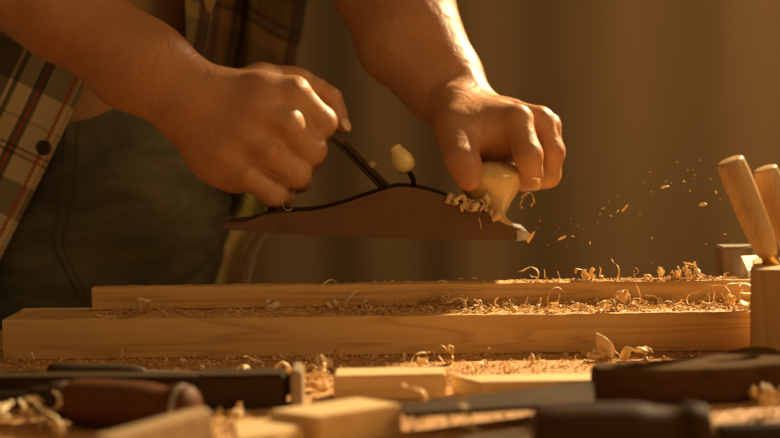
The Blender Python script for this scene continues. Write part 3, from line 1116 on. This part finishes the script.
zb = 0.0165
block('wood_block', [gp(333, 376, zb), gp(446, 373.5, zb), gp(444, 366.5, zb), gp(336, 368, zb)], zb, M['offcut'],
      'small rectangular pale offcut in the middle of the bench near the beam')
zb = 0.0175
block('wood_block', [gp(318, 417, zb), gp(403, 404, zb), gp(358, 397, zb), gp(268, 410, zb)], zb, M['offcut'],
      'pale offcut with brown face turned at an angle, front centre of the bench')
zb = 0.0125
block('wood_block', [gp(236, 441, zb), gp(276, 434, zb), gp(309, 423, zb), gp(276, 417, zb), gp(232, 421, zb)], zb, M['offcut'],
      'low pale offcut at the bottom edge, left of the angled block')
zb = 0.0120
block('thin_board', [gp(479, 382, zb), gp(608, 380, zb), gp(608, 373, zb), gp(450, 375, zb)], zb, M['offcut'],
      'thin narrow wooden strip lying behind the saw blade', 'board')
zb = 0.025
block('wood_block', [gp(112, 441, zb), gp(213, 412, zb), gp(206, 406, zb), gp(186, 409, zb), gp(92, 436, zb)], zb, M['shadeoff'],
      'blurred pale offcut, darkened as shaded, at the bottom left beside the red-brown handle')

# handsaw lying flat
saw = tag(empty('handsaw', (0.18, -0.26, 0)), 'handsaw lying flat with its dark wooden handle towards the right', 'saw')
outer = smooth_profile([(.123, -.283), (.1235, -.267), (.150, -.262), (.178, -.252), (.208, -.234), (.228, -.2165), (.240, -.218), (.243, -.236), (.246, -.256), (.238, -.272), (.218, -.276), (.200, -.284), (.165, -.288), (.140, -.287), (.123, -.283)], 90)[:-1]
hole = smooth_profile([(.188, -.262), (.203, -.2535), (.219, -.243), (.227, -.245), (.228, -.256), (.217, -.264), (.203, -.2685), (.191, -.269), (.188, -.262)], 50)[:-1]
curve_solid('handle', [outer, hole], 0.0225, 0.0045, M['sawwood'], saw, Matrix.Translation((0.006, 0.0, 0.0115)))
bl = [gp(594, 383, .0135), gp(594, 404, .0135), gp(404, 416, .0135), gp(400, 406, .0135)]
bmobj('blade', prism([Vector(p) for p in (bl[0], bl[3], bl[2], bl[1])], 0.0120, 0.0150, 0.0004), M['blade'], saw)
for q in ((.135, -.276), (.150, -.272)):
    bmobj('rivet', lathe_bm([(0, 0.0035), (0.8, 0.0035), (1, 0.002)], (q[0] + 0.006, q[1], 0.0224), (q[0] + 0.006, q[1], 0.0236), 16), M['brass'], saw, smooth=True)

# large chisel at the very front
ck = tag(empty('large_chisel', (0.13, -0.445, 0)), 'dark-handled chisel in the right foreground, steel blade pointing left', 'chisel')
ha = P(531, 436, -0.445)
hb = P(712, 434, -0.445)
ha.z = hb.z = 0.0172
prof = smooth_profile([(0, 0.002), (0.01, 0.0125), (0.06, 0.0158), (0.25, 0.0168), (0.55, 0.0168), (0.68, 0.0150), (0.78, 0.0142), (0.88, 0.0160), (0.96, 0.0150), (0.99, 0.011), (1, 0.001)], 70)
bmobj('handle', lathe_bm(prof, ha, hb, 40), M['walnut'], ck, smooth=True)
bmobj('ferrule', lathe_bm([(0, 0.0148), (0.1, 0.0166), (0.9, 0.0168), (1, 0.015)], ha.lerp(hb, 0.85), ha.lerp(hb, 0.885), 32), M['darksteel'], ck, smooth=True)
ba, bb = ha.lerp(hb, 0.03), P(455, 441, -0.445)
bb = G(452, 446, 0.008)
bm = bmesh.new()
dv = (bb - ba).normalized()
sdv = Vector((-dv.y, dv.x, 0)).normalized()
ring = []
for p, w, th in ((ba, .004, .004), (ba.lerp(bb, .12), .0065, .004), (ba.lerp(bb, .9), .0075, .0025), (bb, .0075, .0006)):
    ring.append([bm.verts.new(p + sdv * a + Vector((0, 0, b))) for a, b in ((-w, 0), (w, 0), (w * .8, th), (-w * .8, th))])
for r0, r1 in zip(ring, ring[1:]):
    for i in range(4):
        bm.faces.new((r0[i], r0[(i + 1) % 4], r1[(i + 1) % 4], r1[i]))
bm.faces.new(ring[0])
bm.faces.new(ring[-1])
bmobj('blade', bm, M['steel'], ck)

# dark bar beside it, at the right edge
a_, b_ = P(716, 440, -0.425), P(850, 436, -0.425)
a_.z = b_.z = 0.0095
tag(bmobj('file', lathe_bm(smooth_profile([(0, 0.001), (0.01, 0.0075), (0.1, 0.0092), (0.6, 0.0095), (0.98, 0.0085), (1, 0.001)], 30), a_, b_, 24, squash=1.0), M['darksteel'], smooth=True, origin=a_),
    'dark round file handle at the bottom right corner under shavings', 'file')

# red-brown handled tool, left foreground
sdr = tag(empty('screwdriver', (-0.2, -0.33, 0)), 'tool with thick red-brown wooden handle lying at the left front', 'screwdriver')
a_, b_ = G(58, 424, 0.0), G(199, 434, 0.0)
a_.z = b_.z = 0.0140
prof = smooth_profile([(0, 0.006), (0.04, 0.0105), (0.10, 0.0112), (0.14, 0.0132), (0.35, 0.0140), (0.62, 0.0138), (0.74, 0.0122), (0.80, 0.0120), (0.86, 0.0135), (0.94, 0.0128), (0.99, 0.007), (1, 0.0005)], 80)
bmobj('handle', lathe_bm(prof, a_, b_, 40), M['redwood'], sdr, smooth=True)
bmobj('ferrule', lathe_bm([(0, 0.0092), (0.15, 0.0112), (0.85, 0.0116), (1, 0.0105)], a_.lerp(b_, -0.03), a_.lerp(b_, 0.07), 32), M['darksteel'], sdr, smooth=True)
tag(bmobj('end_ring', lathe_bm([(0, 0.0124), (0.2, 0.0140), (0.8, 0.0139), (1, 0.0124)], a_.lerp(b_, 0.87), a_.lerp(b_, 0.91), 32), M['steel'], sdr, smooth=True), 'worn metal ring')
e_ = a_ + (a_ - b_) * 1.1
bmobj('shaft', lathe_bm([(0, 0.0085), (0.15, 0.0080), (0.2, 0.0055), (1, 0.005)], a_, e_ + Vector((0, 0.01, -0.008)), 20), M['darksteel'], sdr, smooth=True)

# bar clamp behind it
cl = tag(empty('bar_clamp', (-0.12, -0.29, 0)), 'long dark bar clamp with pale upright end pad behind the red-brown handle', 'clamp')
x_a, x_b = G(-60, 404, 0).x, G(287, 414, 0).x
yb0 = G(240, 412, 0).y + 0.006
bmobj('bar', prism([(x_a, yb0 + 0.012), (x_b - 0.055, yb0 + 0.002), (x_b - 0.055, yb0 + 0.022), (x_a, yb0 + 0.030)], 0.0, 0.0205, 0.0015), M['darksteel'], cl)
bmobj('jaw', prism([(x_b - 0.056, yb0 - 0.001), (x_b - 0.002, yb0), (x_b - 0.002, yb0 + 0.026), (x_b - 0.056, yb0 + 0.026)], 0.0, 0.0215, 0.002), M['darksteel'], cl)
bmobj('screw', lathe_bm([(0, 0.007), (1, 0.007)], (x_b - 0.004, yb0 + 0.013, 0.013), (x_b + 0.002, yb0 + 0.013, 0.013), 18), M['darksteel'], cl, smooth=True)
tag(bmobj('end_pad', prism([(x_b + 0.0015, yb0 - 0.002), (x_b + 0.0085, yb0 - 0.001), (x_b + 0.0085, yb0 + 0.030), (x_b + 0.0015, yb0 + 0.030)], 0.0, 0.0240, 0.0016), M['clamppad'], cl), 'pale rounded pad')

# round dark handle of a rasp in front of the beam
a_, b_ = G(46, 386, 0), G(214, 381, 0)
a_.z, b_.z = 0.0080, 0.0045
rp = tag(empty('rasp', (a_.x, a_.y, 0)), 'dark round-ended rasp lying close to the beam at the left', 'rasp')
bmobj('handle', lathe_bm(smooth_profile([(0, 0.0005), (0.02, 0.0055), (0.08, 0.0080), (0.3, 0.0076), (0.6, 0.0068), (0.72, 0.005), (0.74, 0.003)], 40), a_, a_ + (b_ - a_) * 0.8, 24), M['darksteel'], rp, smooth=True)
bmobj('tang', lathe_bm([(0, 0.0030), (0.6, 0.0026), (1, 0.0012)], a_.lerp(b_, 0.56), b_, 14), M['steel'], rp, smooth=True)
a_, b_ = G(-60, 383, 0), G(40, 381, 0)
a_.z = b_.z = 0.0035
tag(bmobj('steel_rod', lathe_bm([(0, 0.003), (0.02, 0.0035), (0.98, 0.0035), (1, 0.002)], a_, b_, 14), M['darksteel'], smooth=True, origin=a_),
    'thin dark rod at the left edge pointing at the rasp', 'rod')

# ------------------------------------------------------------------ tool holder with two chisels at the right edge
hl = P(750, 330, -0.19)
hx0 = hl.x
HZ = P(755, 266, -0.17).z
holder = tag(empty('tool_holder', (hx0 + 0.045, -0.16, 0)), 'tall wooden block holding two upright handles at the right edge', 'tool holder')
ca_, sa_ = math.cos(math.radians(14.5)), math.sin(math.radians(14.5))
q0 = Vector((hl.x, hl.y))
q1 = q0 + Vector((ca_, -sa_)) * 0.085
q3 = q0 + Vector((sa_, ca_)) * 0.078
bm = prism([q0, q1, q1 + (q3 - q0), q3], 0, HZ, 0.0016)
bmobj('block', bm, M['holder'], holder)


def chisel(label, top, bot, Y, r):
    a, b = P(*bot, Y), P(*top, Y - 0.006)
    root = tag(empty('chisel', a), label, 'chisel', 'chisels standing in the wooden block')
    prof = smooth_profile([(0, r * 0.50), (0.03, r * 0.62), (0.10, r * 0.80), (0.3, r * 0.96), (0.55, r * 1.02), (0.8, r * 1.04), (0.93, r * 1.0), (0.975, r * 0.92), (0.992, r * 0.70), (1, r * 0.2)], 70)
    bmobj('handle', lathe_bm(prof, a, b, 40), M['ash'], root, smooth=True)
    d = (a - b).normalized()
    bmobj('ferrule', lathe_bm([(0, r * 0.60), (0.8, r * 0.58), (1, r * 0.5)], a - d * 0.002, a + d * 0.010, 28), M['brass'], root, smooth=True)
    bmobj('blade', lathe_bm([(0, 0.0042), (0.85, 0.0038), (1, 0.0015)], a + d * 0.006, a + d * 0.045, 16, squash=0.4), M['steel'], root, smooth=True)
    return root


chisel('nearer pale-handled chisel leaning left out of the wooden block', (729, 159), (770, 258), -0.16, 0.0098)
chisel('shorter-showing pale-handled chisel behind, at the right edge', (764, 167), (797, 262), -0.135, 0.0090)

# steel block behind, on the end of the thin board
sx0, sx1 = P(722, 258, -0.028).x, P(760, 258, -0.028).x
sz0 = RB['z1']
sz1 = P(740, 247, -0.028).z
sbk = tag(empty('steel_vise_jaw', ((sx0 + sx1) / 2, -0.015, 0)), 'grey steel block with bright sloping face behind the boards beside the wooden block', 'vise jaw')
bmobj('rear_plate', prism([(sx0, -0.028), (sx0 + 0.016, -0.028), (sx1 - 0.004, -0.020), (sx1 + 0.004, -0.004), (sx0, -0.004)], 0.0, sz1, 0.0012), M['dullsteel'], sbk)
bm = bmesh.new()
vs = [P(741, 256, -0.036), P(757, 255, -0.030), P(766, 266, -0.038), P(748, 271, -0.048)]
vs += [Vector((v.x, v.y, sz0)) for v in vs]
bv = [bm.verts.new(v) for v in vs]
bmesh.ops.convex_hull(bm, input=bv)
tag(bmobj('wedge', bm, M['brightsteel'], sbk), 'bright bevelled face')

# ------------------------------------------------------------------ shavings


def ribbon(seed, turns, r0, r1, width, skew, n=26, thick=0.00028, rag=0.15, twist=1.4):
    """a plane shaving: a curled strip with ragged edges and real thickness"""
    R_ = random.Random(seed)
    ph_ = R_.random() * 6
    pts = []
    for i in range(n + 1):
        f = i / n
        a = ph_ + turns * 2 * PI * f
        r = r0 + (r1 - r0) * f
        r *= 1 + 0.35 * math.sin(f * 7 + ph_ * 2) * 0.6
        c = Vector((math.cos(a) * r, skew * f, math.sin(a) * r))
        c += Vector((mnoise.noise(Vector((f * 6, seed, 0))), mnoise.noise(Vector((f * 6, seed, 5))), mnoise.noise(Vector((f * 6, seed, 9))))) * width * 0.55
        nrm_ = Vector((math.cos(a), 0, math.sin(a)))
        w = width * (0.35 + 0.65 * math.sin(PI * min(1, max(0.05, f * 0.9 + 0.08))) ** 0.5)
        wl = w * 0.5 * (1 + rag * R_.uniform(-1, 1))
        wr = w * 0.5 * (1 + rag * R_.uniform(-1, 1))
        tw = twist * math.sin(f * 7 + ph_)
        ydir = (Vector((0, 1, 0)) + nrm_ * tw * 0.5).normalized()
        pts.append((c - ydir * wl, c + ydir * wr, nrm_))
    vs, fs_ = [], []
    for a, b, n_ in pts:
        mid_ = (a + b) / 2 + n_ * width * 0.06
        vs += [a, mid_, b, b + n_ * thick, mid_ + n_ * thick, a + n_ * thick]
    for i in range(n):
        o = i * 6
        for k in range(6):
            fs_.append((o + k, o + (k + 1) % 6, o + 6 + (k + 1) % 6, o + 6 + k))
    fs_.append((5, 4, 3, 2, 1, 0))
    o = n * 6
    fs_.append(tuple(o + k for k in range(6)))
    # centre it
    c = sum(vs, Vector()) / len(vs)
    vs = [v - c for v in vs]
    me = bpy.data.meshes.new('wood_shaving')
    me.from_pydata([tuple(v) for v in vs], [], fs_)
    me.materials.append(M['shaving'])
    me.polygons.foreach_set('use_smooth', [True] * len(me.polygons))
    me.update()
    return me


def flake(seed, L, W, bend=0.2):
    R_ = random.Random(seed)
    n = 8
    vs, fs_ = [], []
    th = 0.0004
    for i in range(n + 1):
        f = i / n
        x = (f - 0.5) * L
        w = W * 0.5 * (0.25 + math.sin(PI * min(0.97, f + 0.04)) ** 0.6) * R_.uniform(0.75, 1.15)
        z = bend * L * (math.sin(f * PI) - 0.5) + R_.uniform(-.0001, .0001)
        for (y, dz) in ((-w, 0), (0, .1 * W), (w, 0), (w, th), (0, th + .1 * W), (-w, th)):
            vs.append((x, y, z + dz))
    for i in range(n):
        o = i * 6
        for k in range(6):
            fs_.append((o + k, o + (k + 1) % 6, o + 6 + (k + 1) % 6, o + 6 + k))
    fs_.append((5, 4, 3, 2, 1, 0))
    fs_.append(tuple(n * 6 + k for k in range(6)))
    me = bpy.data.meshes.new('wood_chip')
    me.from_pydata(vs, [], fs_)
    me.materials.append(M['shaving'])
    me.update()
    return me


R1 = random.Random(5)
curls = [ribbon(i, R1.uniform(0.5, 1.7), R1.uniform(0.0022, 0.0050), R1.uniform(0.0032, 0.0068), R1.uniform(0.0025, 0.0060), R1.uniform(0.000, 0.010)) for i in range(14)]
slivers = [ribbon(50 + i, R1.uniform(0.15, 0.4), R1.uniform(0.008, 0.02), R1.uniform(0.008, 0.02), R1.uniform(0.0012, 0.0035), R1.uniform(0, 0.006), 18) for i in range(8)]
flakes = [flake(i, R1.uniform(0.003, 0.0075), R1.uniform(0.0015, 0.0036), R1.uniform(0, 0.3)) for i in range(8)]
meshverts = {}
for me in curls + slivers + flakes:
    a = np.empty(len(me.vertices) * 3, np.float32)
    me.vertices.foreach_get('co', a)
    meshverts[me.name] = a.reshape(-1, 3)

protos = {}


def scatter_one(me, x, y, z, sc_, label, group, cat='wood shaving', kindname='wood_shaving', rot=None, rest=True, flat=False):
    key = (me.name, kindname)
    if key not in protos:
        o = bpy.data.objects.new(kindname, me)
        protos[key] = o
    else:
        o = protos[key].copy()
    COL.objects.link(o)
    if rot is None:
        rot = Euler((rnd.uniform(-0.5, 0.5), rnd.uniform(-0.5, 0.5), rnd.uniform(0, 6.28))) if flat else Euler((rnd.uniform(-1.2, 1.2), rnd.uniform(0, 6.28), rnd.uniform(0, 6.28)))
    o.rotation_euler = rot
    o.scale = (sc_,) * 3
    zz = z
    if rest:
        Rm = np.array(rot.to_matrix())
        zz = z - (meshverts[me.name] @ Rm.T)[:, 2].min() * sc_ - 0.0001
    o.location = (x, y, zz)
    if kindname == 'wood_chip':
        o.scale = (sc_ * 1.15, sc_ * rnd.uniform(0.4, 0.6), sc_)
    o['label'] = label
    o['category'] = cat
    o['group'] = group
    return o


def heap(n, fx, label, group, mix=(0.6, 0.2, 0.2), smin=0.5, smax=1.0, flat=False):
    for _ in range(n):
        x, y, z = fx()
        r = rnd.random()
        if r < mix[0]:
            me = rnd.choice(curls)
        elif r < mix[0] + mix[1]:
            me = rnd.choice(slivers)
        else:
            me = rnd.choice(flakes)
        s = rnd.uniform(smin, smax)
        scatter_one(me, x, y, z, s, label, group, flat=flat or me in flakes or me in slivers)


def on_beam():
    # dense on the sunlit right, sparser on the left
    r = rnd.random()
    x = rnd.uniform(-0.03, 0.265) if r < 0.78 else rnd.uniform(-0.20, -0.03)
    cl_ = 0.5 + 0.5 * math.sin(x * 46 + 1)
    y = LB['y0'] + 0.006 + 0.036 * rnd.random() ** 0.6
    z = LB['z1'] - 0.0006 + (0.006 * cl_ * rnd.random() if y > -0.083 and x > -0.03 else 0.0)
    return x, y, z


heap(92, on_beam, 'thin curled shaving on the thick beam in front of the thinner board', 'shavings on top of the thick beam', (0.30, 0.32, 0.38), 0.42, 0.85)


def on_board():
    x = 0.085 + 0.18 * rnd.random() ** 0.8
    return x, rnd.uniform(RB['y0'] + 0.003, RB['y1'] - 0.004), RB['z1'] - 0.0007 + (0.0025 * rnd.random() if x > 0.13 else 0)


heap(42, on_board, 'thin shaving lying on the upper face of the thinner board', 'shavings on top of the thinner board', (0.25, 0.30, 0.45), 0.4, 0.8)
for k in range(9):
    scatter_one(rnd.choice(flakes), rnd.uniform(-0.04, 0.09), RB['y0'] + rnd.uniform(0.002, 0.03), RB['z1'] - 0.0006, rnd.uniform(0.8, 1.5), 'thin shaving lying on the upper face of the thinner board',
                'shavings on top of the thinner board', rot=Euler((rnd.uniform(-.25, .25), 0, rnd.uniform(-.3, .3))))


def at_foot():
    x = rnd.uniform(-0.05, 0.26) if rnd.random() < 0.66 else rnd.uniform(-0.30, -0.05)
    return x, -0.103 - 0.085 * rnd.random() ** 1.5, 0.0


heap(80, at_foot, 'small shaving on the bench along the foot of the beam', 'shavings along the foot of the beam', (0.26, 0.29, 0.45), 0.35, 0.7)


def mid_bench():
    while True:
        px, py = rnd.choice(((265, 378), (285, 385), (310, 380), (322, 372), (460, 384), (466, 378), (300, 370), (250, 372)))
        g = G(px + rnd.uniform(-14, 14), py + rnd.uniform(-6, 12), 0)
        return g.x, g.y, 0.0


heap(36, mid_bench, 'bright curly shaving on the bench next to the pale middle offcut', 'shavings around the middle offcut', (0.55, 0.3, 0.15), 0.6, 1.1)


def front_left():
    g = G(rnd.uniform(-10, 60), rnd.uniform(400, 440), 0)
    return g.x, g.y, 0.0


heap(22, front_left, 'blurred shaving on the bench at the lower left corner', 'shavings at the lower left corner', (0.6, 0.3, 0.1), 0.8, 1.4)


def front_right():
    if rnd.random() < 0.5:
        g = G(rnd.uniform(735, 800), rnd.uniform(405, 432), 0)
    else:
        g = G(rnd.uniform(752, 775), rnd.uniform(378, 405), 0)
    return g.x, g.y, 0.0 + rnd.random() * 0.008


heap(20, front_right, 'blurred shaving heaped on the bench in front of the tool holder', 'shavings in front of the tool holder', (0.6, 0.3, 0.1), 0.7, 1.2)


def front_mid():
    g = G(rnd.choice((rnd.uniform(205, 262), rnd.uniform(405, 470))), rnd.uniform(415, 440), 0)
    return g.x, g.y, 0.0


heap(12, front_mid, 'blurred shaving on the bare bench beside the angled offcut', 'shavings beside the angled offcut', (0.5, 0.3, 0.2), 0.6, 1.1)

# notable single curls
def single(seed, turns, r0, r1, w, skew, px, py, z, rot, label, Y=None, n=40, rest=True, name='wood_shaving', thick=0.0003, twist=0.4):
    me = ribbon(seed, turns, r0, r1, w, skew, n, thick, 0.12, twist)
    a = np.empty(len(me.vertices) * 3, np.float32)
    me.vertices.foreach_get('co', a)
    meshverts[me.name] = a.reshape(-1, 3)
    o = bpy.data.objects.new(name, me)
    COL.objects.link(o)
    o.rotation_euler = rot
    if Y is None:
        g = G(px, py, z)
    else:
        g = P(px, py, Y)
    zz = g.z
    if rest:
        Rm = np.array(Euler(rot).to_matrix())
        zz = z - (meshverts[me.name] @ Rm.T)[:, 2].min() - 0.0001
    o.location = (g.x, g.y, zz)
    tag(o, label, 'wood shaving')
    return o


single(124, 0.42, 0.0085, 0.0105, 0.013, 0.004, 603, 360, 0, Euler((0.55, -0.9, 0.5)), 'large crumpled pale curl on the bench against the beam, right side')
single(102, 0.40, 0.008, 0.010, 0.008, 0.012, 636, 360, 0, Euler((0.2, 0.2, 0.9)), 'flat pale curl just right of the large crumpled one')
single(103, 0.5, 0.0052, 0.006, 0.009, 0.005, 449, 364, 0, Euler((0.2, 0.9, 0.3)), 'reddish lone curl at the foot of the beam near the centre')
single(104, 0.8, 0.0052, 0.0062, 0.0042, 0.004, 527, 200, 0, Euler((0.12, 0.3, 0.35)), 'ring-shaped shaving curling off beside the front knob', Y=-0.02, rest=False)
single(105, 0.5, 0.005, 0.006, 0.003, 0.002, 537, 184, 0, Euler((0.3, 0.4, 0.9)), 'tiny shaving stuck on the fingertips at the knob', Y=-0.034, rest=False)
single(106, 0.35, 0.006, 0.007, 0.003, 0.002, 284, 205, 0, Euler((0.2, 1.4, 0.2)), 'tiny pale shaving below the little finger of the left fist', Y=-0.032, rest=False)
single(107, 1.2, 0.005, 0.007, 0.007, 0.012, 746, 308, LB['z1'], Euler((0.4, 0.5, 0.2)), 'bright curl on the beam end touching the tool holder')
single(108, 1.4, 0.0075, 0.010, 0.0016, 0.030, 342, 308, LB['z1'], Euler((0.3, 0.3, 1.4)), 'wiry loop of shaving on the beam left of centre', n=60)
single(109, 0.9, 0.005, 0.007, 0.008, 0.008, 144, 314, LB['z1'], Euler((0.4, 0.5, 0.8)), 'dull curl on the shaded left part of the beam')

# shavings clinging to the plane around the knob
k_ = 0
for (px, py, s) in ((452, 198, .8), (459, 201, .9), (466, 204, 1.0), (473, 205, 1.0), (480, 203, .8), (486, 199, .9), (489, 207, .8), (480, 211, .9), (470, 209, .8), (496, 214, .9), (490, 213, .8), (463, 206, .7)):
    Yp = -0.022 - 0.012 * (0.5 + 0.5 * math.sin(k_ * 2.3))
    w = P(px, py, Yp)
    scatter_one(rnd.choice(curls + slivers[:3]), w.x, w.y, w.z, s * 0.95, 'pale shaving caught on the plane around the front knob', 'shavings caught on the plane', rest=False)
    k_ += 1
w = P(480, 223, -0.031)
scatter_one(slivers[1], w.x, w.y, w.z, 0.5, 'pale shaving caught on the plane around the front knob', 'shavings caught on the plane', rest=False, rot=Euler((1.4, 1.2, 0)))

# chips flying through the air
big = [((625, 208), 1.5, 0.8, 'largest flying chip, slanted, in mid air right of the plane'),
       ((665, 187), 1.25, 0.2, 'rounded flying chip high in the air above the boards'),
       ((703, 204.5), 1.6, 0.0, 'long level chip flying nearest the chisel handles'),
       ((562, 238), 1.0, 0.4, 'chip flying just right of the plane toe, lower one'),
       ((531, 237), 1.3, 1.0, 'amber chip leaving the toe of the plane'),
       ((618, 211), 0.8, 0.9, 'small chip flying close beside the largest flying chip'),
       ((716, 192), 0.8, 2.2, 'small bright chip in the air close left of the chisel handles')]
for (q, s, ang, lab) in big:
    w = P(q[0], q[1], rnd.uniform(-0.06, 0.02))
    o = scatter_one(flakes[int(s * 10) % 8], w.x, w.y, w.z, s, lab, 'chips flying off the plane', 'wood chip', 'wood_chip', Euler((1.1, -ang, rnd.uniform(-.3, .3))), rest=False)
spots = [(559, 228), (571, 219), (578, 226), (584, 229), (600, 214), (604, 208), (602, 209), (611, 216), (635, 194), (651, 192), (644, 182), (666, 181), (671, 183), (663, 155), (677, 162), (693, 170), (695, 175), (694, 179),
         (684, 181), (697, 192), (684, 190), (711, 179), (690, 191), (668, 207), (652, 263), (634, 271), (640, 214), (587, 216), (567, 246), (545, 236), (538, 228), (551, 218), (590, 243), (617, 196), (720, 199), (700, 160),
         (652, 238), (693, 156), (650, 172), (578, 196), (688, 170), (655, 181), (548, 245), (706, 244), (733, 241), (540, 221), (725, 234), (628, 170), (555, 232), (573, 236), (598, 222), (609, 202)]
for (a, b) in spots:
    w = P(a, b, rnd.uniform(-0.10, 0.05))
    scatter_one(rnd.choice(flakes), w.x, w.y, w.z, rnd.uniform(0.16, 0.42), 'tiny speck of wood flying in the air right of the plane', 'tiny specks flying off the plane', 'wood chip', 'wood_chip', rest=False)

# fine sawdust and crumbs: uncountable
dv, df = [], []
R2 = random.Random(9)


def crumb(x, y, z, s):
    o = len(dv)
    for _ in range(5):
        dv.append((x + R2.uniform(-s, s), y + R2.uniform(-s, s), z + R2.uniform(0, s * 1.1)))
    for f in ((0, 1, 2), (0, 2, 3), (0, 3, 4), (1, 2, 4), (2, 3, 4), (0, 1, 4)):
        df.append(tuple(o + k for k in f))


for _ in range(5200):
    x = R2.uniform(-0.36, 0.29)
    y = -0.1 - 0.22 * R2.random() ** 1.6
    crumb(x, y, 0.0, R2.uniform(0.0006, 0.0019))
for _ in range(2600):
    x = R2.uniform(-0.02, 0.27) if R2.random() < 0.7 else R2.uniform(-0.22, 0)
    crumb(x, LB['y0'] + 0.003 + 0.041 * R2.random(), LB['z1'] - 0.0008, R2.uniform(0.0006, 0.0019))


def bit(x, y, z, L):
    # a flat elongated fibre scrap
    o = len(dv)
    a = R2.uniform(0, 6.28)
    d = Vector((math.cos(a), math.sin(a), R2.uniform(-.35, .5))) * L
    w_ = Vector((-math.sin(a), math.cos(a), R2.uniform(-.6, .6))) * L * R2.uniform(0.15, 0.35)
    c_ = Vector((x, y, z + abs(d.z) + abs(w_.z)))
    up_ = Vector((0, 0, L * 0.22))
    for q in (c_ - d, c_ - w_ + up_, c_ + d, c_ + w_ + up_ * 0.6, c_ + up_ * 1.4):
        dv.append(tuple(q))
    for f in ((0, 1, 4), (1, 2, 4), (2, 3, 4), (3, 0, 4), (0, 3, 2, 1)):
        df.append(tuple(o + k for k in f))


for _ in range(1700):
    x = R2.uniform(-0.04, 0.27) if R2.random() < 0.78 else R2.uniform(-0.22, 0)
    q_ = R2.random() ** .6
    hp_ = 0.0035 + 0.003 * mnoise.noise(Vector((x * 60, 0, 0)))
    bit(x, LB['y0'] + 0.005 + 0.038 * q_, LB['z1'] - 0.0006 + hp_ * q_ * R2.random(), R2.uniform(0.0012, 0.0036))
for _ in range(900):
    bit(R2.uniform(-0.30, 0.27), -0.104 - 0.12 * R2.random() ** 1.6, 0, R2.uniform(0.0012, 0.0034))
for _ in range(420):
    bit(0.09 + 0.18 * R2.random() ** .7, R2.uniform(RB['y0'] + .003, RB['y1'] - .004), RB['z1'] - 0.0006, R2.uniform(0.001, 0.0028))
for _ in range(700):
    crumb(0.08 + 0.19 * R2.random() ** .7, R2.uniform(RB['y0'] + .001, RB['y1'] - .002), RB['z1'] - 0.0008, R2.uniform(0.0005, 0.0015))
for _ in range(1500):
    crumb(R2.uniform(-0.25, 0.25), R2.uniform(-0.45, -0.3), 0.0, R2.uniform(0.0006, 0.002))
tag(mkobj('sawdust', dv, df, M['sawdust'], smooth=False), 'loose sawdust and crumbs strewn over bench, beam and board', 'sawdust', kind='stuff')

# ------------------------------------------------------------------ light


def area(name, loc, target, size, power, col, spread=180):
    ld = bpy.data.lights.new(name, 'AREA')
    ld.shape = 'DISK'
    ld.size = size
    ld.energy = power
    ld.color = col
    ld.spread = math.radians(spread)
    o = bpy.data.objects.new(name, ld)
    COL.objects.link(o)
    o.location = loc
    o.rotation_euler = (Vector(target) - Vector(loc)).to_track_quat('-Z', 'Y').to_euler()
    return o


ld = bpy.data.lights.new('key_lamp', 'SPOT')
ld.energy = 500
ld.color = (1.0, 0.76, 0.42)
ld.shadow_soft_size = 0.07
ld.spot_size = math.radians(18)
ld.spot_blend = 0.8
ko = bpy.data.objects.new('key_lamp', ld)
COL.objects.link(ko)
ko.location = (1.15, 1.05, 1.25)
ko.rotation_euler = (Vector((0.09, -0.12, 0.09)) - ko.location).to_track_quat('-Z', 'Y').to_euler()
area('room_fill', (1.15, -0.75, 0.75), (0.1, 0, 0.05), 0.6, 4.2, (1.0, 0.63, 0.26))  # added fill from the right front, not a lamp of the room
area('curtain_fill', (1.9, 0.6, 1.0), (0.9, 1.95, 0.25), 1.0, 26, (1.0, 0.64, 0.28), 95)  # added background light that only brightens the curtain
wd = bpy.data.worlds.new('world')
sc.world = wd
wd.use_nodes = True
bg = wd.node_tree.nodes['Background']
bg.inputs[0].default_value = (1.0, 0.60, 0.24, 1)
bg.inputs[1].default_value = 0.168

sc.view_settings.view_transform = 'Standard'
sc.view_settings.look = 'None'
sc.view_settings.exposure = 0.0
sc.view_settings.gamma = 1.0
